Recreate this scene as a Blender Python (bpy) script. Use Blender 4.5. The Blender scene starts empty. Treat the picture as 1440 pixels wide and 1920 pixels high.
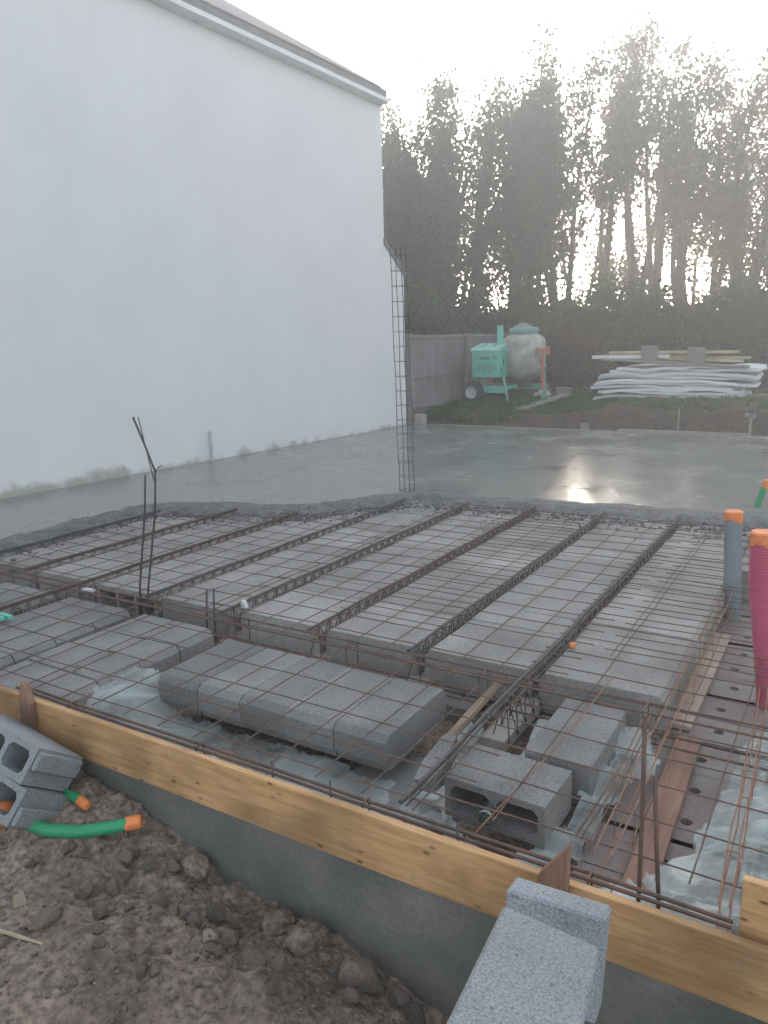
import bpy, math, random
import numpy as np
from mathutils import Vector, Matrix, noise
R=math.radians
# ------------------------------------------------------------ camera
C=bpy.context.scene.collection
sc=bpy.context.scene
TH=R(31.5); ROLL=R(1.5); FPX=1450.0; HEYE=1.5
PIT=math.atan((960-638)*math.cos(ROLL)/FPX)
def to_site(v): return Vector((v[0]*math.cos(TH)-v[1]*math.sin(TH), v[0]*math.sin(TH)+v[1]*math.cos(TH), v[2]))
_fw=Vector((0,math.cos(PIT),-math.sin(PIT))); _r=Vector((1,0,0)); _u=_r.cross(_fw)
CF=to_site(_fw); CR=to_site(math.cos(ROLL)*_r-math.sin(ROLL)*_u); CU=to_site(math.sin(ROLL)*_r+math.cos(ROLL)*_u)
EYE=Vector((0,0,HEYE))
cd=bpy.data.cameras.new('camera'); cam=bpy.data.objects.new('camera',cd); C.objects.link(cam)
cd.sensor_fit='VERTICAL'; cd.sensor_height=36; cd.sensor_width=27; cd.lens=FPX/1920*36
cd.clip_start=.05; cd.clip_end=600
M=Matrix((CR,CU,-CF)).transposed().to_4x4(); M.translation=EYE; cam.matrix_world=M
sc.camera=cam
def ray(px,py): return CF+CR*((px-720)/FPX)-CU*((py-960)/FPX)
def P(px,py,z=0.0):                       # a point of the photograph measured onto a level
    d=ray(px,py); return EYE+d*((z-HEYE)/d.z)
def PD(px,dist):                          # ground point at a distance from the camera
    d=ray(px,640); return Vector((d.x*dist,d.y*dist))
def PY(px,py,y):
    d=ray(px,py); return EYE+d*(y/d.y)
# ------------------------------------------------------------ sky, sun, exposure
SUN_AZ=R(-19.5); SUN_EL=R(10.5)
w=bpy.data.worlds.new('World'); sc.world=w; w.use_nodes=True
nt=w.node_tree; bg=nt.nodes['Background']; sky=nt.nodes.new('ShaderNodeTexSky'); sky.sky_type='NISHITA'
sky.sun_disc=False; sky.sun_elevation=SUN_EL; sky.sun_rotation=SUN_AZ; sky.air_density=.8; sky.dust_density=1.0; sky.ozone_density=.4
hs=nt.nodes.new('ShaderNodeHueSaturation'); hs.inputs['Saturation'].default_value=.42   # thin cloud takes most colour out of the sky
nt.links.new(sky.outputs[0],hs.inputs['Color']); nt.links.new(hs.outputs[0],bg.inputs[0]); bg.inputs[1].default_value=.13
sd=bpy.data.lights.new('sun','SUN'); sun=bpy.data.objects.new('sun',sd); C.objects.link(sun)
sd.energy=.55; sd.angle=R(10); sd.color=(1,.86,.68)
sv=Vector((math.sin(SUN_AZ)*math.cos(SUN_EL),math.cos(SUN_AZ)*math.cos(SUN_EL),math.sin(SUN_EL)))
sun.rotation_euler=sv.to_track_quat('Z','Y').to_euler(); sun.location=sv*40
sc.view_settings.view_transform='Standard'; sc.view_settings.look='None'; sc.view_settings.gamma=1
sc.view_settings.exposure=2.5
# ------------------------------------------------------------ helpers
def tag(o,label=None,cat=None,group=None,kind=None):
    if label: o['label']=label
    if cat: o['category']=cat
    if group: o['group']=group
    if kind: o['kind']=kind
    return o
def empty(name,loc=(0,0,0),rz=0):
    o=bpy.data.objects.new(name,None); C.objects.link(o); o.location=loc; o.rotation_euler=(0,0,rz); o.empty_display_size=.1; return o
class MB:
    def __init__(s): s.v=[]; s.f=[]; s.m=[]
    def add(s,v,f,mi=0):
        n=len(s.v); s.v+= [tuple(a) for a in v]; s.f+=[tuple(i+n for i in q) for q in f]; s.m+=[mi]*len(f); return s
    def box(s,x0,y0,z0,x1,y1,z1,mi=0,T=None,ch=0):
        if ch<=0:
            v=[(x,y,z) for z in(z0,z1) for x,y in((x0,y0),(x1,y0),(x1,y1),(x0,y1))]
            f=[(0,3,2,1),(4,5,6,7),(0,1,5,4),(1,2,6,5),(2,3,7,6),(3,0,4,7)]
        else:
            v=[];f=[]
            def ring(z,c): return [(x0+c,y0,z),(x1-c,y0,z),(x1,y0+c,z),(x1,y1-c,z),(x1-c,y1,z),(x0+c,y1,z),(x0,y1-c,z),(x0,y0+c,z)]
            def ringi(z,c): return [(x0+c,y0+c,z),(x1-c,y0+c,z),(x1-c,y0+c,z),(x1-c,y1-c,z),(x1-c,y1-c,z),(x0+c,y1-c,z),(x0+c,y1-c,z),(x0+c,y0+c,z)]
            v=ringi(z0,ch)+ring(z0+ch,ch)+ring(z1-ch,ch)+ringi(z1,ch)
            for k in range(3):
                for i in range(8):
                    j=(i+1)%8; f.append((k*8+i,k*8+j,k*8+8+j,k*8+8+i))
            f.append((0,6,4,2)); f.append((24,26,28,30))
        if T is not None: v=[T@Vector(a) for a in v]
        return s.add(v,f,mi)
    def tube(s,pts,r,n=6,mi=0,cap=True,rs=None):
        pts=[Vector(p) for p in pts]; k=len(pts); v=[];f=[]
        prev=None
        for i,p in enumerate(pts):
            t=(pts[min(i+1,k-1)]-pts[max(i-1,0)]).normalized()
            if prev is None:
                a=t.orthogonal().normalized()
            else:
                a=(prev-t*prev.dot(t)); a=a.normalized() if a.length>1e-6 else t.orthogonal().normalized()
            prev=a; b=t.cross(a); rr=rs[i] if rs else r
            for j in range(n):
                an=2*math.pi*j/n; v.append(p+(a*math.cos(an)+b*math.sin(an))*rr)
        for i in range(k-1):
            for j in range(n):
                q=(j+1)%n; f.append((i*n+j,i*n+q,(i+1)*n+q,(i+1)*n+j))
        if cap: f.append(tuple(range(n-1,-1,-1))); f.append(tuple((k-1)*n+j for j in range(n)))
        return s.add(v,f,mi)
    def lathe(s,prof,n=24,mi=0,T=None):
        v=[];f=[]
        for r,z in prof:
            for j in range(n):
                a=2*math.pi*j/n; v.append(Vector((r*math.cos(a),r*math.sin(a),z)))
        for i in range(len(prof)-1):
            for j in range(n):
                q=(j+1)%n; f.append((i*n+j,i*n+q,(i+1)*n+q,(i+1)*n+j))
        if T is not None: v=[T@a for a in v]
        return s.add(v,f,mi)
    def prism(s,poly,a0,a1,axis='y',mi=0,T=None):   # polygon (u,v) extruded along an axis
        n=len(poly)
        def q(u,v,a):
            return {'y':(u,a,v),'x':(a,u,v),'z':(u,v,a)}[axis]
        v=[q(u,w_,a0) for u,w_ in poly]+[q(u,w_,a1) for u,w_ in poly]
        f=[tuple(range(n)),tuple(range(2*n-1,n-1,-1))]+[(i,i+n,(i+1)%n+n,(i+1)%n) for i in range(n)]
        if T is not None: v=[T@Vector(a) for a in v]
        return s.add(v,f,mi)
    def obj(s,name,mats,parent=None,smooth=False,fix=True):
        me=bpy.data.meshes.new(name); me.from_pydata(s.v,[],s.f)
        if not isinstance(mats,(list,tuple)): mats=[mats]
        for m in mats: me.materials.append(m)
        if len(mats)>1: me.polygons.foreach_set('material_index',s.m)
        if smooth: me.polygons.foreach_set('use_smooth',[True]*len(me.polygons))
        if fix:
            import bmesh
            bm=bmesh.new(); bm.from_mesh(me); bmesh.ops.recalc_face_normals(bm,faces=bm.faces); bm.to_mesh(me); bm.free()
        o=bpy.data.objects.new(name,me); C.objects.link(o)
        if parent: o.parent=parent
        return o
def npmesh(name,V,F,mats,parent=None,smooth=False,mi=None):       # numpy quads
    me=bpy.data.meshes.new(name); n=len(V); k=F.shape[1]
    me.vertices.add(n); me.vertices.foreach_set('co',V.astype(np.float32).ravel())
    me.loops.add(F.size); me.loops.foreach_set('vertex_index',F.astype(np.int32).ravel())
    me.polygons.add(len(F)); me.polygons.foreach_set('loop_start',np.arange(0,F.size,k,dtype=np.int32))
    if smooth: me.polygons.foreach_set('use_smooth',np.ones(len(F),bool))
    if not isinstance(mats,(list,tuple)): mats=[mats]
    for m in mats: me.materials.append(m)
    if mi is not None: me.polygons.foreach_set('material_index',mi.astype(np.int32))
    me.update(calc_edges=True); me.validate()
    o=bpy.data.objects.new(name,me); C.objects.link(o)
    if parent: o.parent=parent
    return o
def copy_tree(o,parent=None,deep=True):
    c=o.copy(); C.objects.link(c)
    if parent: c.parent=parent
    if deep:
        for ch in o.children: copy_tree(ch,c)
    return c
def fbm(x,y,z=0,o=4): return noise.fractal(Vector((x,y,z)),1.0,2.0,o)
# ------------------------------------------------------------ materials
def mat(name,cols,scale=5,rough=.8,bump=.3,bscale=30,detail=6,vary=0,coord='Position',rr=None,bdist=.01,spec=.5,metal=0,stretch=None,speck=None,dist=0):
    m=bpy.data.materials.new(name); m.use_nodes=True; n=m.node_tree.nodes; l=m.node_tree.links
    b=n['Principled BSDF']; b.inputs['Roughness'].default_value=rough; b.inputs['Specular IOR Level'].default_value=spec; b.inputs['Metallic'].default_value=metal
    if coord=='Position': g=n.new('ShaderNodeNewGeometry'); src=g.outputs['Position']
    else: g=n.new('ShaderNodeTexCoord'); src=g.outputs['Object']
    if stretch:
        mp=n.new('ShaderNodeMapping'); mp.inputs['Scale'].default_value=stretch; l.new(src,mp.inputs[0]); src=mp.outputs[0]
    t=n.new('ShaderNodeTexNoise'); t.inputs['Scale'].default_value=scale; t.inputs['Detail'].default_value=detail; t.inputs['Roughness'].default_value=.6; t.inputs['Distortion'].default_value=dist
    l.new(src,t.inputs[0])
    r=n.new('ShaderNodeValToRGB'); l.new(t.outputs[0],r.inputs[0])
    e=r.color_ramp.elements; k=len(cols)
    for i,c in enumerate(cols):
        pos=.3+.4*i/(k-1) if k>1 else .5
        if i<2 and i<len(e): e[i].position=pos; el=e[i]
        else: el=e.new(pos)
        el.color=(*c,1)
    if k>2:
        for i,c in enumerate(cols): e[i].position=.3+.4*i/(k-1); e[i].color=(*c,1)
    out=r.outputs[0]
    if speck:
        t2=n.new('ShaderNodeTexNoise'); t2.inputs['Scale'].default_value=speck[0]; t2.inputs['Detail'].default_value=3; l.new(src,t2.inputs[0])
        mr=n.new('ShaderNodeMapRange'); mr.inputs[1].default_value=.35; mr.inputs[2].default_value=.65; mr.inputs[3].default_value=1-speck[1]; mr.inputs[4].default_value=1+speck[1]; l.new(t2.outputs[0],mr.inputs[0])
        mx=n.new('ShaderNodeMix'); mx.data_type='RGBA'; mx.blend_type='MULTIPLY'; mx.inputs[0].default_value=1
        l.new(out,mx.inputs[6]); l.new(mr.outputs[0],mx.inputs[7]); out=mx.outputs[2]
    if vary:
        oi=n.new('ShaderNodeObjectInfo'); mr=n.new('ShaderNodeMapRange'); mr.inputs[3].default_value=1-vary; mr.inputs[4].default_value=1+vary; l.new(oi.outputs['Random'],mr.inputs[0])
        mx=n.new('ShaderNodeMix'); mx.data_type='RGBA'; mx.blend_type='MULTIPLY'; mx.inputs[0].default_value=1
        l.new(out,mx.inputs[6]); l.new(mr.outputs[0],mx.inputs[7]); out=mx.outputs[2]
    l.new(out,b.inputs['Base Color'])
    if rr:
        mr=n.new('ShaderNodeMapRange'); mr.inputs[1].default_value=.35; mr.inputs[2].default_value=.65; mr.inputs[3].default_value=rr[0]; mr.inputs[4].default_value=rr[1]
        l.new(t.outputs[0],mr.inputs[0]); l.new(mr.outputs[0],b.inputs['Roughness'])
    if bump:
        t3=n.new('ShaderNodeTexNoise'); t3.inputs['Scale'].default_value=bscale; t3.inputs['Detail'].default_value=5; l.new(src,t3.inputs[0])
        bp=n.new('ShaderNodeBump'); bp.inputs['Strength'].default_value=bump; bp.inputs['Distance'].default_value=bdist; l.new(t3.outputs[0],bp.inputs['Height']); l.new(bp.outputs[0],b.inputs['Normal'])
    if name.endswith('block_concrete'):
        vo=n.new('ShaderNodeTexVoronoi'); vo.inputs['Scale'].default_value=42; l.new(src,vo.inputs[0]); rp=n.new('ShaderNodeMapRange'); rp.inputs[1].default_value=.10; rp.inputs[2].default_value=.22; rp.inputs[3].default_value=.62; rp.inputs[4].default_value=1; l.new(vo.outputs['Distance'],rp.inputs[0])
        t4=n.new('ShaderNodeTexNoise'); t4.inputs['Scale'].default_value=1.1; t4.inputs['Detail'].default_value=5; l.new(src,t4.inputs[0]); r4=n.new('ShaderNodeMapRange'); r4.inputs[1].default_value=.4; r4.inputs[2].default_value=.62; r4.inputs[3].default_value=1.1; r4.inputs[4].default_value=.84; l.new(t4.outputs[0],r4.inputs[0])
        for q in(rp,r4):
            mx=n.new('ShaderNodeMix'); mx.data_type='RGBA'; mx.blend_type='MULTIPLY'; mx.inputs[0].default_value=1; l.new(out,mx.inputs[6]); l.new(q.outputs[0],mx.inputs[7]); out=mx.outputs[2]
        l.new(out,b.inputs['Base Color'])
    return m
BLK=mat('block_concrete',[(.175,.175,.17),(.215,.213,.207),(.26,.255,.245)],3,.95,.8,140,vary=.15,speck=(150,.26),bdist=.004)
BLK2=mat('new_block_concrete',[(.23,.25,.27),(.28,.30,.32)],5,.9,.35,160,speck=(200,.32),bdist=.003)
HEEL=mat('joist_concrete',[(.30,.29,.26),(.42,.40,.36)],8,.9,.6,90,speck=(90,.12),bdist=.004)
WALLB=mat('foundation_concrete',[(.16,.15,.145),(.22,.205,.195),(.20,.16,.15),(.27,.26,.25)],3,.8,.6,60,speck=(120,.15),bdist=.006,rr=(.5,.9))
FOOT=mat('footing_concrete',[(.08,.084,.076),(.125,.126,.115),(.185,.178,.16)],3,.85,.5,50,speck=(60,.10),bdist=.006)
STEEL=mat('dull_steel',[(.08,.055,.048),(.13,.085,.068),(.20,.105,.07)],7,.75,0,1,metal=.2)
RUST=mat('rusty_steel',[(.17,.085,.055),(.27,.14,.09),(.22,.10,.06)],14,.85,.4,120,bdist=.002)
JRUST=mat('brown_joist_steel',[(.06,.045,.04),(.11,.065,.05)],12,.7,0,1,metal=.2)
DKST=mat('dark_steel',[(.045,.045,.048),(.09,.085,.08)],12,.6,0,1,metal=.3)
SOIL=mat('wet_soil',[(.050,.040,.032),(.085,.068,.054),(.13,.105,.082),(.10,.082,.066)],2.2,.85,1,28,detail=10,speck=(45,.35),bdist=.03,rr=(.6,.95))
ROCK=mat('stone',[(.145,.12,.098),(.205,.172,.142),(.29,.245,.195)],9,.85,.8,50,vary=.25,coord='Object',speck=(60,.3),bdist=.01)
PALE=mat('pale_stone',[(.32,.27,.19),(.42,.36,.27)],9,.85,.6,50,coord='Object',bdist=.008)
CLOD=mat('earth_clod',[(.11,.09,.075),(.17,.14,.115)],9,.95,1,40,vary=.2,coord='Object',speck=(60,.25),bdist=.02)
def wood(name,c1,c2,c3,along='x',knots=True,blotch=.25):
    m=mat(name,[c1,c2,c3],4,.75,.25,60,stretch={'x':(1.2,14,14),'y':(14,1.2,14),'z':(14,14,1.2)}[along],coord='Object',bdist=.002,dist=.6)
    n=m.node_tree.nodes; l=m.node_tree.links; b=n['Principled BSDF']; src=b.inputs['Base Color'].links[0].from_socket
    tc=n.new('ShaderNodeTexCoord'); out=src
    if knots:
        mp=n.new('ShaderNodeMapping'); mp.inputs['Scale'].default_value={'x':(4.5,1,11),'y':(1,3.2,9),'z':(9,1,3.2)}[along]; l.new(tc.outputs['Object'],mp.inputs[0])
        vo=n.new('ShaderNodeTexVoronoi'); vo.inputs['Scale'].default_value=1.9; vo.inputs['Randomness'].default_value=1; l.new(mp.outputs[0],vo.inputs[0])
        r=n.new('ShaderNodeValToRGB'); r.color_ramp.elements[0].position=.05; r.color_ramp.elements[0].color=(.13,.09,.07,1); r.color_ramp.elements[1].position=.16; r.color_ramp.elements[1].color=(1,1,1,1)
        l.new(vo.outputs['Distance'],r.inputs[0])
        mx=n.new('ShaderNodeMix'); mx.data_type='RGBA'; mx.blend_type='MULTIPLY'; mx.inputs[0].default_value=.85; l.new(out,mx.inputs[6]); l.new(r.outputs[0],mx.inputs[7]); out=mx.outputs[2]
    t=n.new('ShaderNodeTexNoise'); t.inputs['Scale'].default_value=2.3; t.inputs['Detail'].default_value=5; l.new(tc.outputs['Object'],t.inputs[0])
    r=n.new('ShaderNodeMapRange'); r.inputs[1].default_value=.42; r.inputs[2].default_value=.62; r.inputs[3].default_value=1; r.inputs[4].default_value=1-blotch; l.new(t.outputs[0],r.inputs[0])
    mx=n.new('ShaderNodeMix'); mx.data_type='RGBA'; mx.blend_type='MULTIPLY'; mx.inputs[0].default_value=1; l.new(out,mx.inputs[6]); l.new(r.outputs[0],mx.inputs[7])
    l.new(mx.outputs[2],b.inputs['Base Color'])
    return m
BOARD=wood('pine_board',(.40,.22,.095),(.53,.31,.14),(.63,.40,.205),blotch=.42)
n=BOARD.node_tree.nodes; l=BOARD.node_tree.links; b=n['Principled BSDF']; src=b.inputs['Base Color'].links[0].from_socket
g=n.new('ShaderNodeTexCoord'); t=n.new('ShaderNodeTexNoise'); t.inputs['Scale'].default_value=7; t.inputs['Detail'].default_value=9; t.inputs['Roughness'].default_value=.75; l.new(g.outputs['Object'],t.inputs[0])
r=n.new('ShaderNodeMapRange'); r.inputs[1].default_value=.58; r.inputs[2].default_value=.70; r.inputs[3].default_value=0; r.inputs[4].default_value=.55; l.new(t.outputs[0],r.inputs[0])
mx=n.new('ShaderNodeMix'); mx.data_type='RGBA'; mx.inputs[7].default_value=(.25,.22,.18,1); l.new(r.outputs[0],mx.inputs[0]); l.new(src,mx.inputs[6]); l.new(mx.outputs[2],b.inputs['Base Color'])
STAKE=wood('dark_stake_wood',(.20,.11,.07),(.26,.15,.10),(.32,.19,.13),'z',False)
TIMB=wood('pale_timber',(.38,.33,.22),(.48,.42,.29),(.56,.50,.36),'x',False)
GRYW=wood('weathered_plank',(.22,.21,.19),(.30,.29,.26),(.36,.34,.30),'y',False)
FENCE=wood('fence_wood',(.19,.18,.19),(.25,.235,.24),(.30,.28,.285),'z',False)
BATT=wood('rough_batten',(.18,.12,.09),(.28,.20,.15),(.36,.28,.21),'y',False)
def plain(name,c,rough=.5,bump=.1,bs=20,**k): return mat(name,[tuple(x*.85 for x in c),c],6,rough,bump,bs,bdist=.003,**k)
TEAL=plain('teal_paint',(.13,.52,.42),.45); TEALD=plain('worn_teal_paint',(.17,.36,.31),.7)
TEALL=plain('teal_lid_paint',(.30,.62,.54),.4)
DRUM=mat('cement_coated_drum',[(.20,.21,.19),(.33,.34,.31),(.50,.51,.49)],5,.55,.6,25,bdist=.01)
RED=plain('faded_red_paint',(.50,.12,.10),.6); BLACK=plain('rubber',(.03,.03,.032),.8); RIM=plain('grey_rim',(.50,.52,.54),.4)
GAP=plain('slot_dark',(.02,.03,.03),.9)
ORT=plain('orange_tape',(.78,.24,.07),.4,.5,30); ORP=plain('orange_tape_end',(.80,.42,.30),.5,.4,30)
GPIP=plain('grey_plastic',(.20,.24,.27),.4); RPIP=plain('crimson_plastic',(.50,.08,.16),.45); GRN=plain('green_conduit',(.02,.30,.13),.45)
WHITE=plain('white_sheet',(.62,.66,.70),.5); WHT2=plain('white_render_trim',(.74,.76,.78),.6)
SLATE=mat('roof_slate',[(.12,.125,.135),(.19,.195,.205)],6,.7,.4,20,bdist=.01); SLATE2=mat('roof_edge',[(.16,.165,.175),(.22,.225,.235)],6,.6,.2,20)
def plastic():
    m=bpy.data.materials.new('polythene'); m.use_nodes=True; n=m.node_tree.nodes; l=m.node_tree.links; b=n['Principled BSDF']
    b.inputs['Base Color'].default_value=(.64,.74,.72,1); b.inputs['Roughness'].default_value=.22; b.inputs['IOR'].default_value=1.5
    g=n.new('ShaderNodeNewGeometry'); t=n.new('ShaderNodeTexNoise'); t.inputs['Scale'].default_value=3.5; t.inputs['Detail'].default_value=4; t.inputs['Distortion'].default_value=.8; l.new(g.outputs['Position'],t.inputs[0])
    mr=n.new('ShaderNodeMapRange'); mr.inputs[1].default_value=.35; mr.inputs[2].default_value=.68; mr.inputs[3].default_value=.20; mr.inputs[4].default_value=.66; l.new(t.outputs[0],mr.inputs[0]); l.new(mr.outputs[0],b.inputs['Alpha'])
    bp=n.new('ShaderNodeBump'); bp.inputs['Strength'].default_value=.3; bp.inputs['Distance'].default_value=.03; l.new(t.outputs[0],bp.inputs['Height']); l.new(bp.outputs[0],b.inputs['Normal'])
    return m
POLY=plastic()
def wallmat():
    m=mat('house_render',[(.71,.725,.74),(.77,.785,.80)],1.1,.9,.25,90,bdist=.003)
    n=m.node_tree.nodes; l=m.node_tree.links; b=n['Principled BSDF']; src=b.inputs['Base Color'].links[0].from_socket
    g=n.new('ShaderNodeNewGeometry'); sx=n.new('ShaderNodeSeparateXYZ'); l.new(g.outputs['Position'],sx.inputs[0])
    t=n.new('ShaderNodeTexNoise'); t.inputs['Scale'].default_value=3.5; t.inputs['Detail'].default_value=8; t.inputs['Roughness'].default_value=.65; l.new(g.outputs['Position'],t.inputs[0])
    # splash and peeling marks above the slab
    a=n.new('ShaderNodeMath'); a.operation='MULTIPLY_ADD'; a.inputs[1].default_value=-1.9; a.inputs[2].default_value=.66; l.new(sx.outputs[2],a.inputs[0])
    yy=n.new('ShaderNodeMapRange'); yy.inputs[1].default_value=4.5; yy.inputs[2].default_value=7.5; yy.inputs[3].default_value=.12; yy.inputs[4].default_value=-.12; l.new(sx.outputs[1],yy.inputs[0])
    a2=n.new('ShaderNodeMath'); a2.operation='ADD'; l.new(a.outputs[0],a2.inputs[0]); l.new(yy.outputs[0],a2.inputs[1])
    a3=n.new('ShaderNodeMath'); a3.operation='ADD'; l.new(a2.outputs[0],a3.inputs[0]); l.new(t.outputs[0],a3.inputs[1])
    mr=n.new('ShaderNodeMapRange'); mr.inputs[1].default_value=.92; mr.inputs[2].default_value=1.12; l.new(a3.outputs[0],mr.inputs[0])
    mx=n.new('ShaderNodeMix'); mx.data_type='RGBA'; mx.inputs[7].default_value=(.42,.42,.38,1); l.new(mr.outputs[0],mx.inputs[0]); l.new(src,mx.inputs[6]); l.new(mx.outputs[2],b.inputs['Base Color'])
    return m
HWALL=wallmat()
def leafmat(name,c1,c2,tr=.35):
    m=bpy.data.materials.new(name); m.use_nodes=True; n=m.node_tree.nodes; l=m.node_tree.links; b=n['Principled BSDF']
    g=n.new('ShaderNodeNewGeometry'); t=n.new('ShaderNodeTexNoise'); t.inputs['Scale'].default_value=.9; t.inputs['Detail'].default_value=3; l.new(g.outputs['Position'],t.inputs[0])
    r=n.new('ShaderNodeValToRGB'); r.color_ramp.elements[0].position=.38; r.color_ramp.elements[0].color=(*c1,1); r.color_ramp.elements[1].position=.62; r.color_ramp.elements[1].color=(*c2,1); l.new(t.outputs[0],r.inputs[0])
    l.new(r.outputs[0],b.inputs['Base Color']); b.inputs['Roughness'].default_value=.6
    tl=n.new('ShaderNodeBsdfTranslucent'); l.new(r.outputs[0],tl.inputs[0]); ms=n.new('ShaderNodeMixShader'); ms.inputs[0].default_value=tr
    l.new(b.outputs[0],ms.inputs[1]); l.new(tl.outputs[0],ms.inputs[2]); l.new(ms.outputs[0],n['Material Output'].inputs[0])
    return m
LEAF=leafmat('leaves_dark',(.035,.055,.030),(.06,.075,.035)); LEAF2=leafmat('leaves_olive',(.08,.085,.03),(.15,.13,.045)); LEAF3=leafmat('leaves_brown',(.10,.06,.04),(.13,.09,.05)); LEAF4=leafmat('leaves_green',(.04,.085,.03),(.09,.14,.045))
BARK=mat('bark',[(.06,.055,.045),(.11,.10,.085)],8,.95,.8,30,coord='Object',bdist=.02)
GRASS=leafmat('grass_blades',(.05,.12,.035),(.10,.19,.055),.3)
# ------------------------------------------------------------ ground
def sst(a,b,x):
    t=min(1,max(0,(x-a)/(b-a))); return t*t*(3-2*t)
def hgt(x,y):
    # outside the front footing
    if y<1.95:
        if x<-2.6: wl=-.27
        elif x<-1.75: wl=-.27+(-.23)*sst(-2.6,-1.75,x)
        elif x<-.9: wl=-.50-.14*sst(-1.4,-.95,x)
        else: wl=-.64
        near=-.40+.03*sst(-1,-3,x)
        k=sst(1.82,1.32,y)
        z=wl*(1-k)+near*k
        am=1-sst(6,20,abs(x))*.6
        z+= (.035*fbm(x*2.3,y*2.3,3,3)+.030*fbm(x*7,y*7,7,4)+.028*(.4-abs(fbm(x*11,y*11,5,3)))*sst(1.2,1.5,y)+.012*fbm(x*30,y*30,1,3))*am
        if y>1.86: z=min(z,-.36)
        return z
    if y<12.38 and -9.5<x<7.5:
        if y<3.3 and x<.9:
            return -.33+.03*fbm(x*3,y*3,5,4)+.012*fbm(x*14,y*14,2,3)
        return -.42
    k=sst(12.38,13.1,y); z=-.12+(.24)*k
    z+=sst(12.4,13.3,y)*(1-sst(15,17,y)*.5)*(.20*sst(-4.6,-3.4,x)*(.75+.5*fbm(x*.9,y*.9,4,3)))
    z+=.08*sst(12.6,13.6,y)*sst(-4.6,-5.4,x)+.05*fbm(x*1.7,y*1.7,9,4)*sst(12.38,12.9,y)+.02*fbm(x*7,y*7,2,3)*sst(12.38,12.6,y)
    if x>=7.5 or x<=-9.5: z=.0+.05*fbm(x,y,2,3)
    return z
def axis(spec):
    out=[]
    for a,b,s in spec:
        n=max(1,round((b-a)/s)); out+= [a+(b-a)*i/n for i in range(n)]
    return out+[spec[-1][1]]
xs=axis([(-52,-20,4),(-20,-10,1.5),(-10,-4.2,.16),(-4.2,.2,.022),(.2,1.6,.12),(1.6,8,.3),(8,20,2),(20,52,4)])
ys=axis([(-40,-10,6),(-10,-1,1.2),(-1,.85,.15),(.85,1.96,.02),(1.96,3.4,.035),(3.4,12.3,.9),(12.3,17.5,.07),(17.5,30,.8),(30,48,4)])
V=np.array([(x,y,hgt(x,y)) for y in ys for x in xs]); nx=len(xs); ny=len(ys)
FAR=1
i,j=np.meshgrid(np.arange(nx-1),np.arange(ny-1)); a=(j*nx+i).ravel(); F=np.stack([a,a+1,a+1+nx,a+nx],1)
gm=mat('yard_soil',[(.096,.069,.053),(.165,.124,.098),(.25,.195,.155),(.19,.146,.114)],2.2,.9,1,30,detail=10,speck=(40,.38),bdist=.03,rr=(.55,.98))
tops=mat('topsoil',[(.035,.026,.02),(.065,.047,.036),(.10,.075,.055)],2.2,.95,1,12,detail=10,speck=(20,.35),bdist=.05)
tag(npmesh('ground',V,F,[gm,tops],smooth=True,mi=(V[F][:,:,1].mean(1)>11)),kind='structure')
def PG(px,py):
    z=-.42
    for _ in range(6):
        q=P(px,py,z); z=hgt(q.x,q.y)
    return Vector((q.x,q.y,z))
# ------------------------------------------------------------ poured slab
EDGE=[(-5.6,1.9),(-5.62,3.4),(-5.68,4.9),(-5.0,5.25),(-4.2,5.55),(-3.95,6.1),(-3.6,6.45),(-2.4,6.58),(-1.2,6.68),(-.5,6.78),(1,6.85),(6.5,6.9)]
E=np.array(EDGE)
def wallx(y): return -7.45+(y-4.6)*(.53/7.5)
xs=axis([(-7.9,-4.2,.05),(-4.2,.6,.035),(.6,6.5,.15)]); ys=axis([(1.9,5,.05),(5,7.3,.03),(7.3,12.3,.2)])
def sdist(x,y):
    best=1e9;sg=1
    for (x0,y0),(x1,y1) in zip(EDGE[:-1],EDGE[1:]):
        dx,dy=x1-x0,y1-y0; t=max(0,min(1,((x-x0)*dx+(y-y0)*dy)/(dx*dx+dy*dy))); ex,ey=x-x0-t*dx,y-y0-t*dy; d=math.hypot(ex,ey)
        if d<best: best=d; sg=1 if dx*ey-dy*ex>0 else -1
    return best*sg
nx=len(xs); V=[];D=[]
for y in ys:
    for x in xs:
        d=sdist(x,y) if y<7.6 else 1.0
        d+=.13*fbm(x*1.6,y*1.6,1,4)+.10*fbm(x*7,y*7,1,3)
        r=sst(.45,.05,d)
        z=-.052*sst(.12,-.10,d) 
        z+=r*(.014*fbm(x*7,y*7,3,4)+.020*abs(fbm(x*17,y*17,6,2))-.006)
        if d<-.02: z-=.03*sst(-.02,-.2,d)
        z+=.0012*fbm(x*2,y*2,8,3)
        V.append((x,y,z)); D.append(d)
V=np.array(V);D=np.array(D)
i,j=np.meshgrid(np.arange(nx-1),np.arange(len(ys)-1)); a=(j*nx+i).ravel(); F=np.stack([a,a+1,a+1+nx,a+nx],1)
dm=D[F].mean(1); keep=dm>-.16; 
cx=V[F][:,:,0].mean(1); cy=V[F][:,:,1].mean(1); keep&=cx>wallx(cy)-.12
F=F[keep]; dm=dm[keep]; V[:,2]+=.004
WET=mat('wet_screed',[(.19,.192,.185),(.225,.225,.215),(.24,.24,.23)],1.1,.15,.30,4,detail=4,spec=.38,bdist=.012,stretch=(1,1.0,1),rr=(.13,.30))
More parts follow.
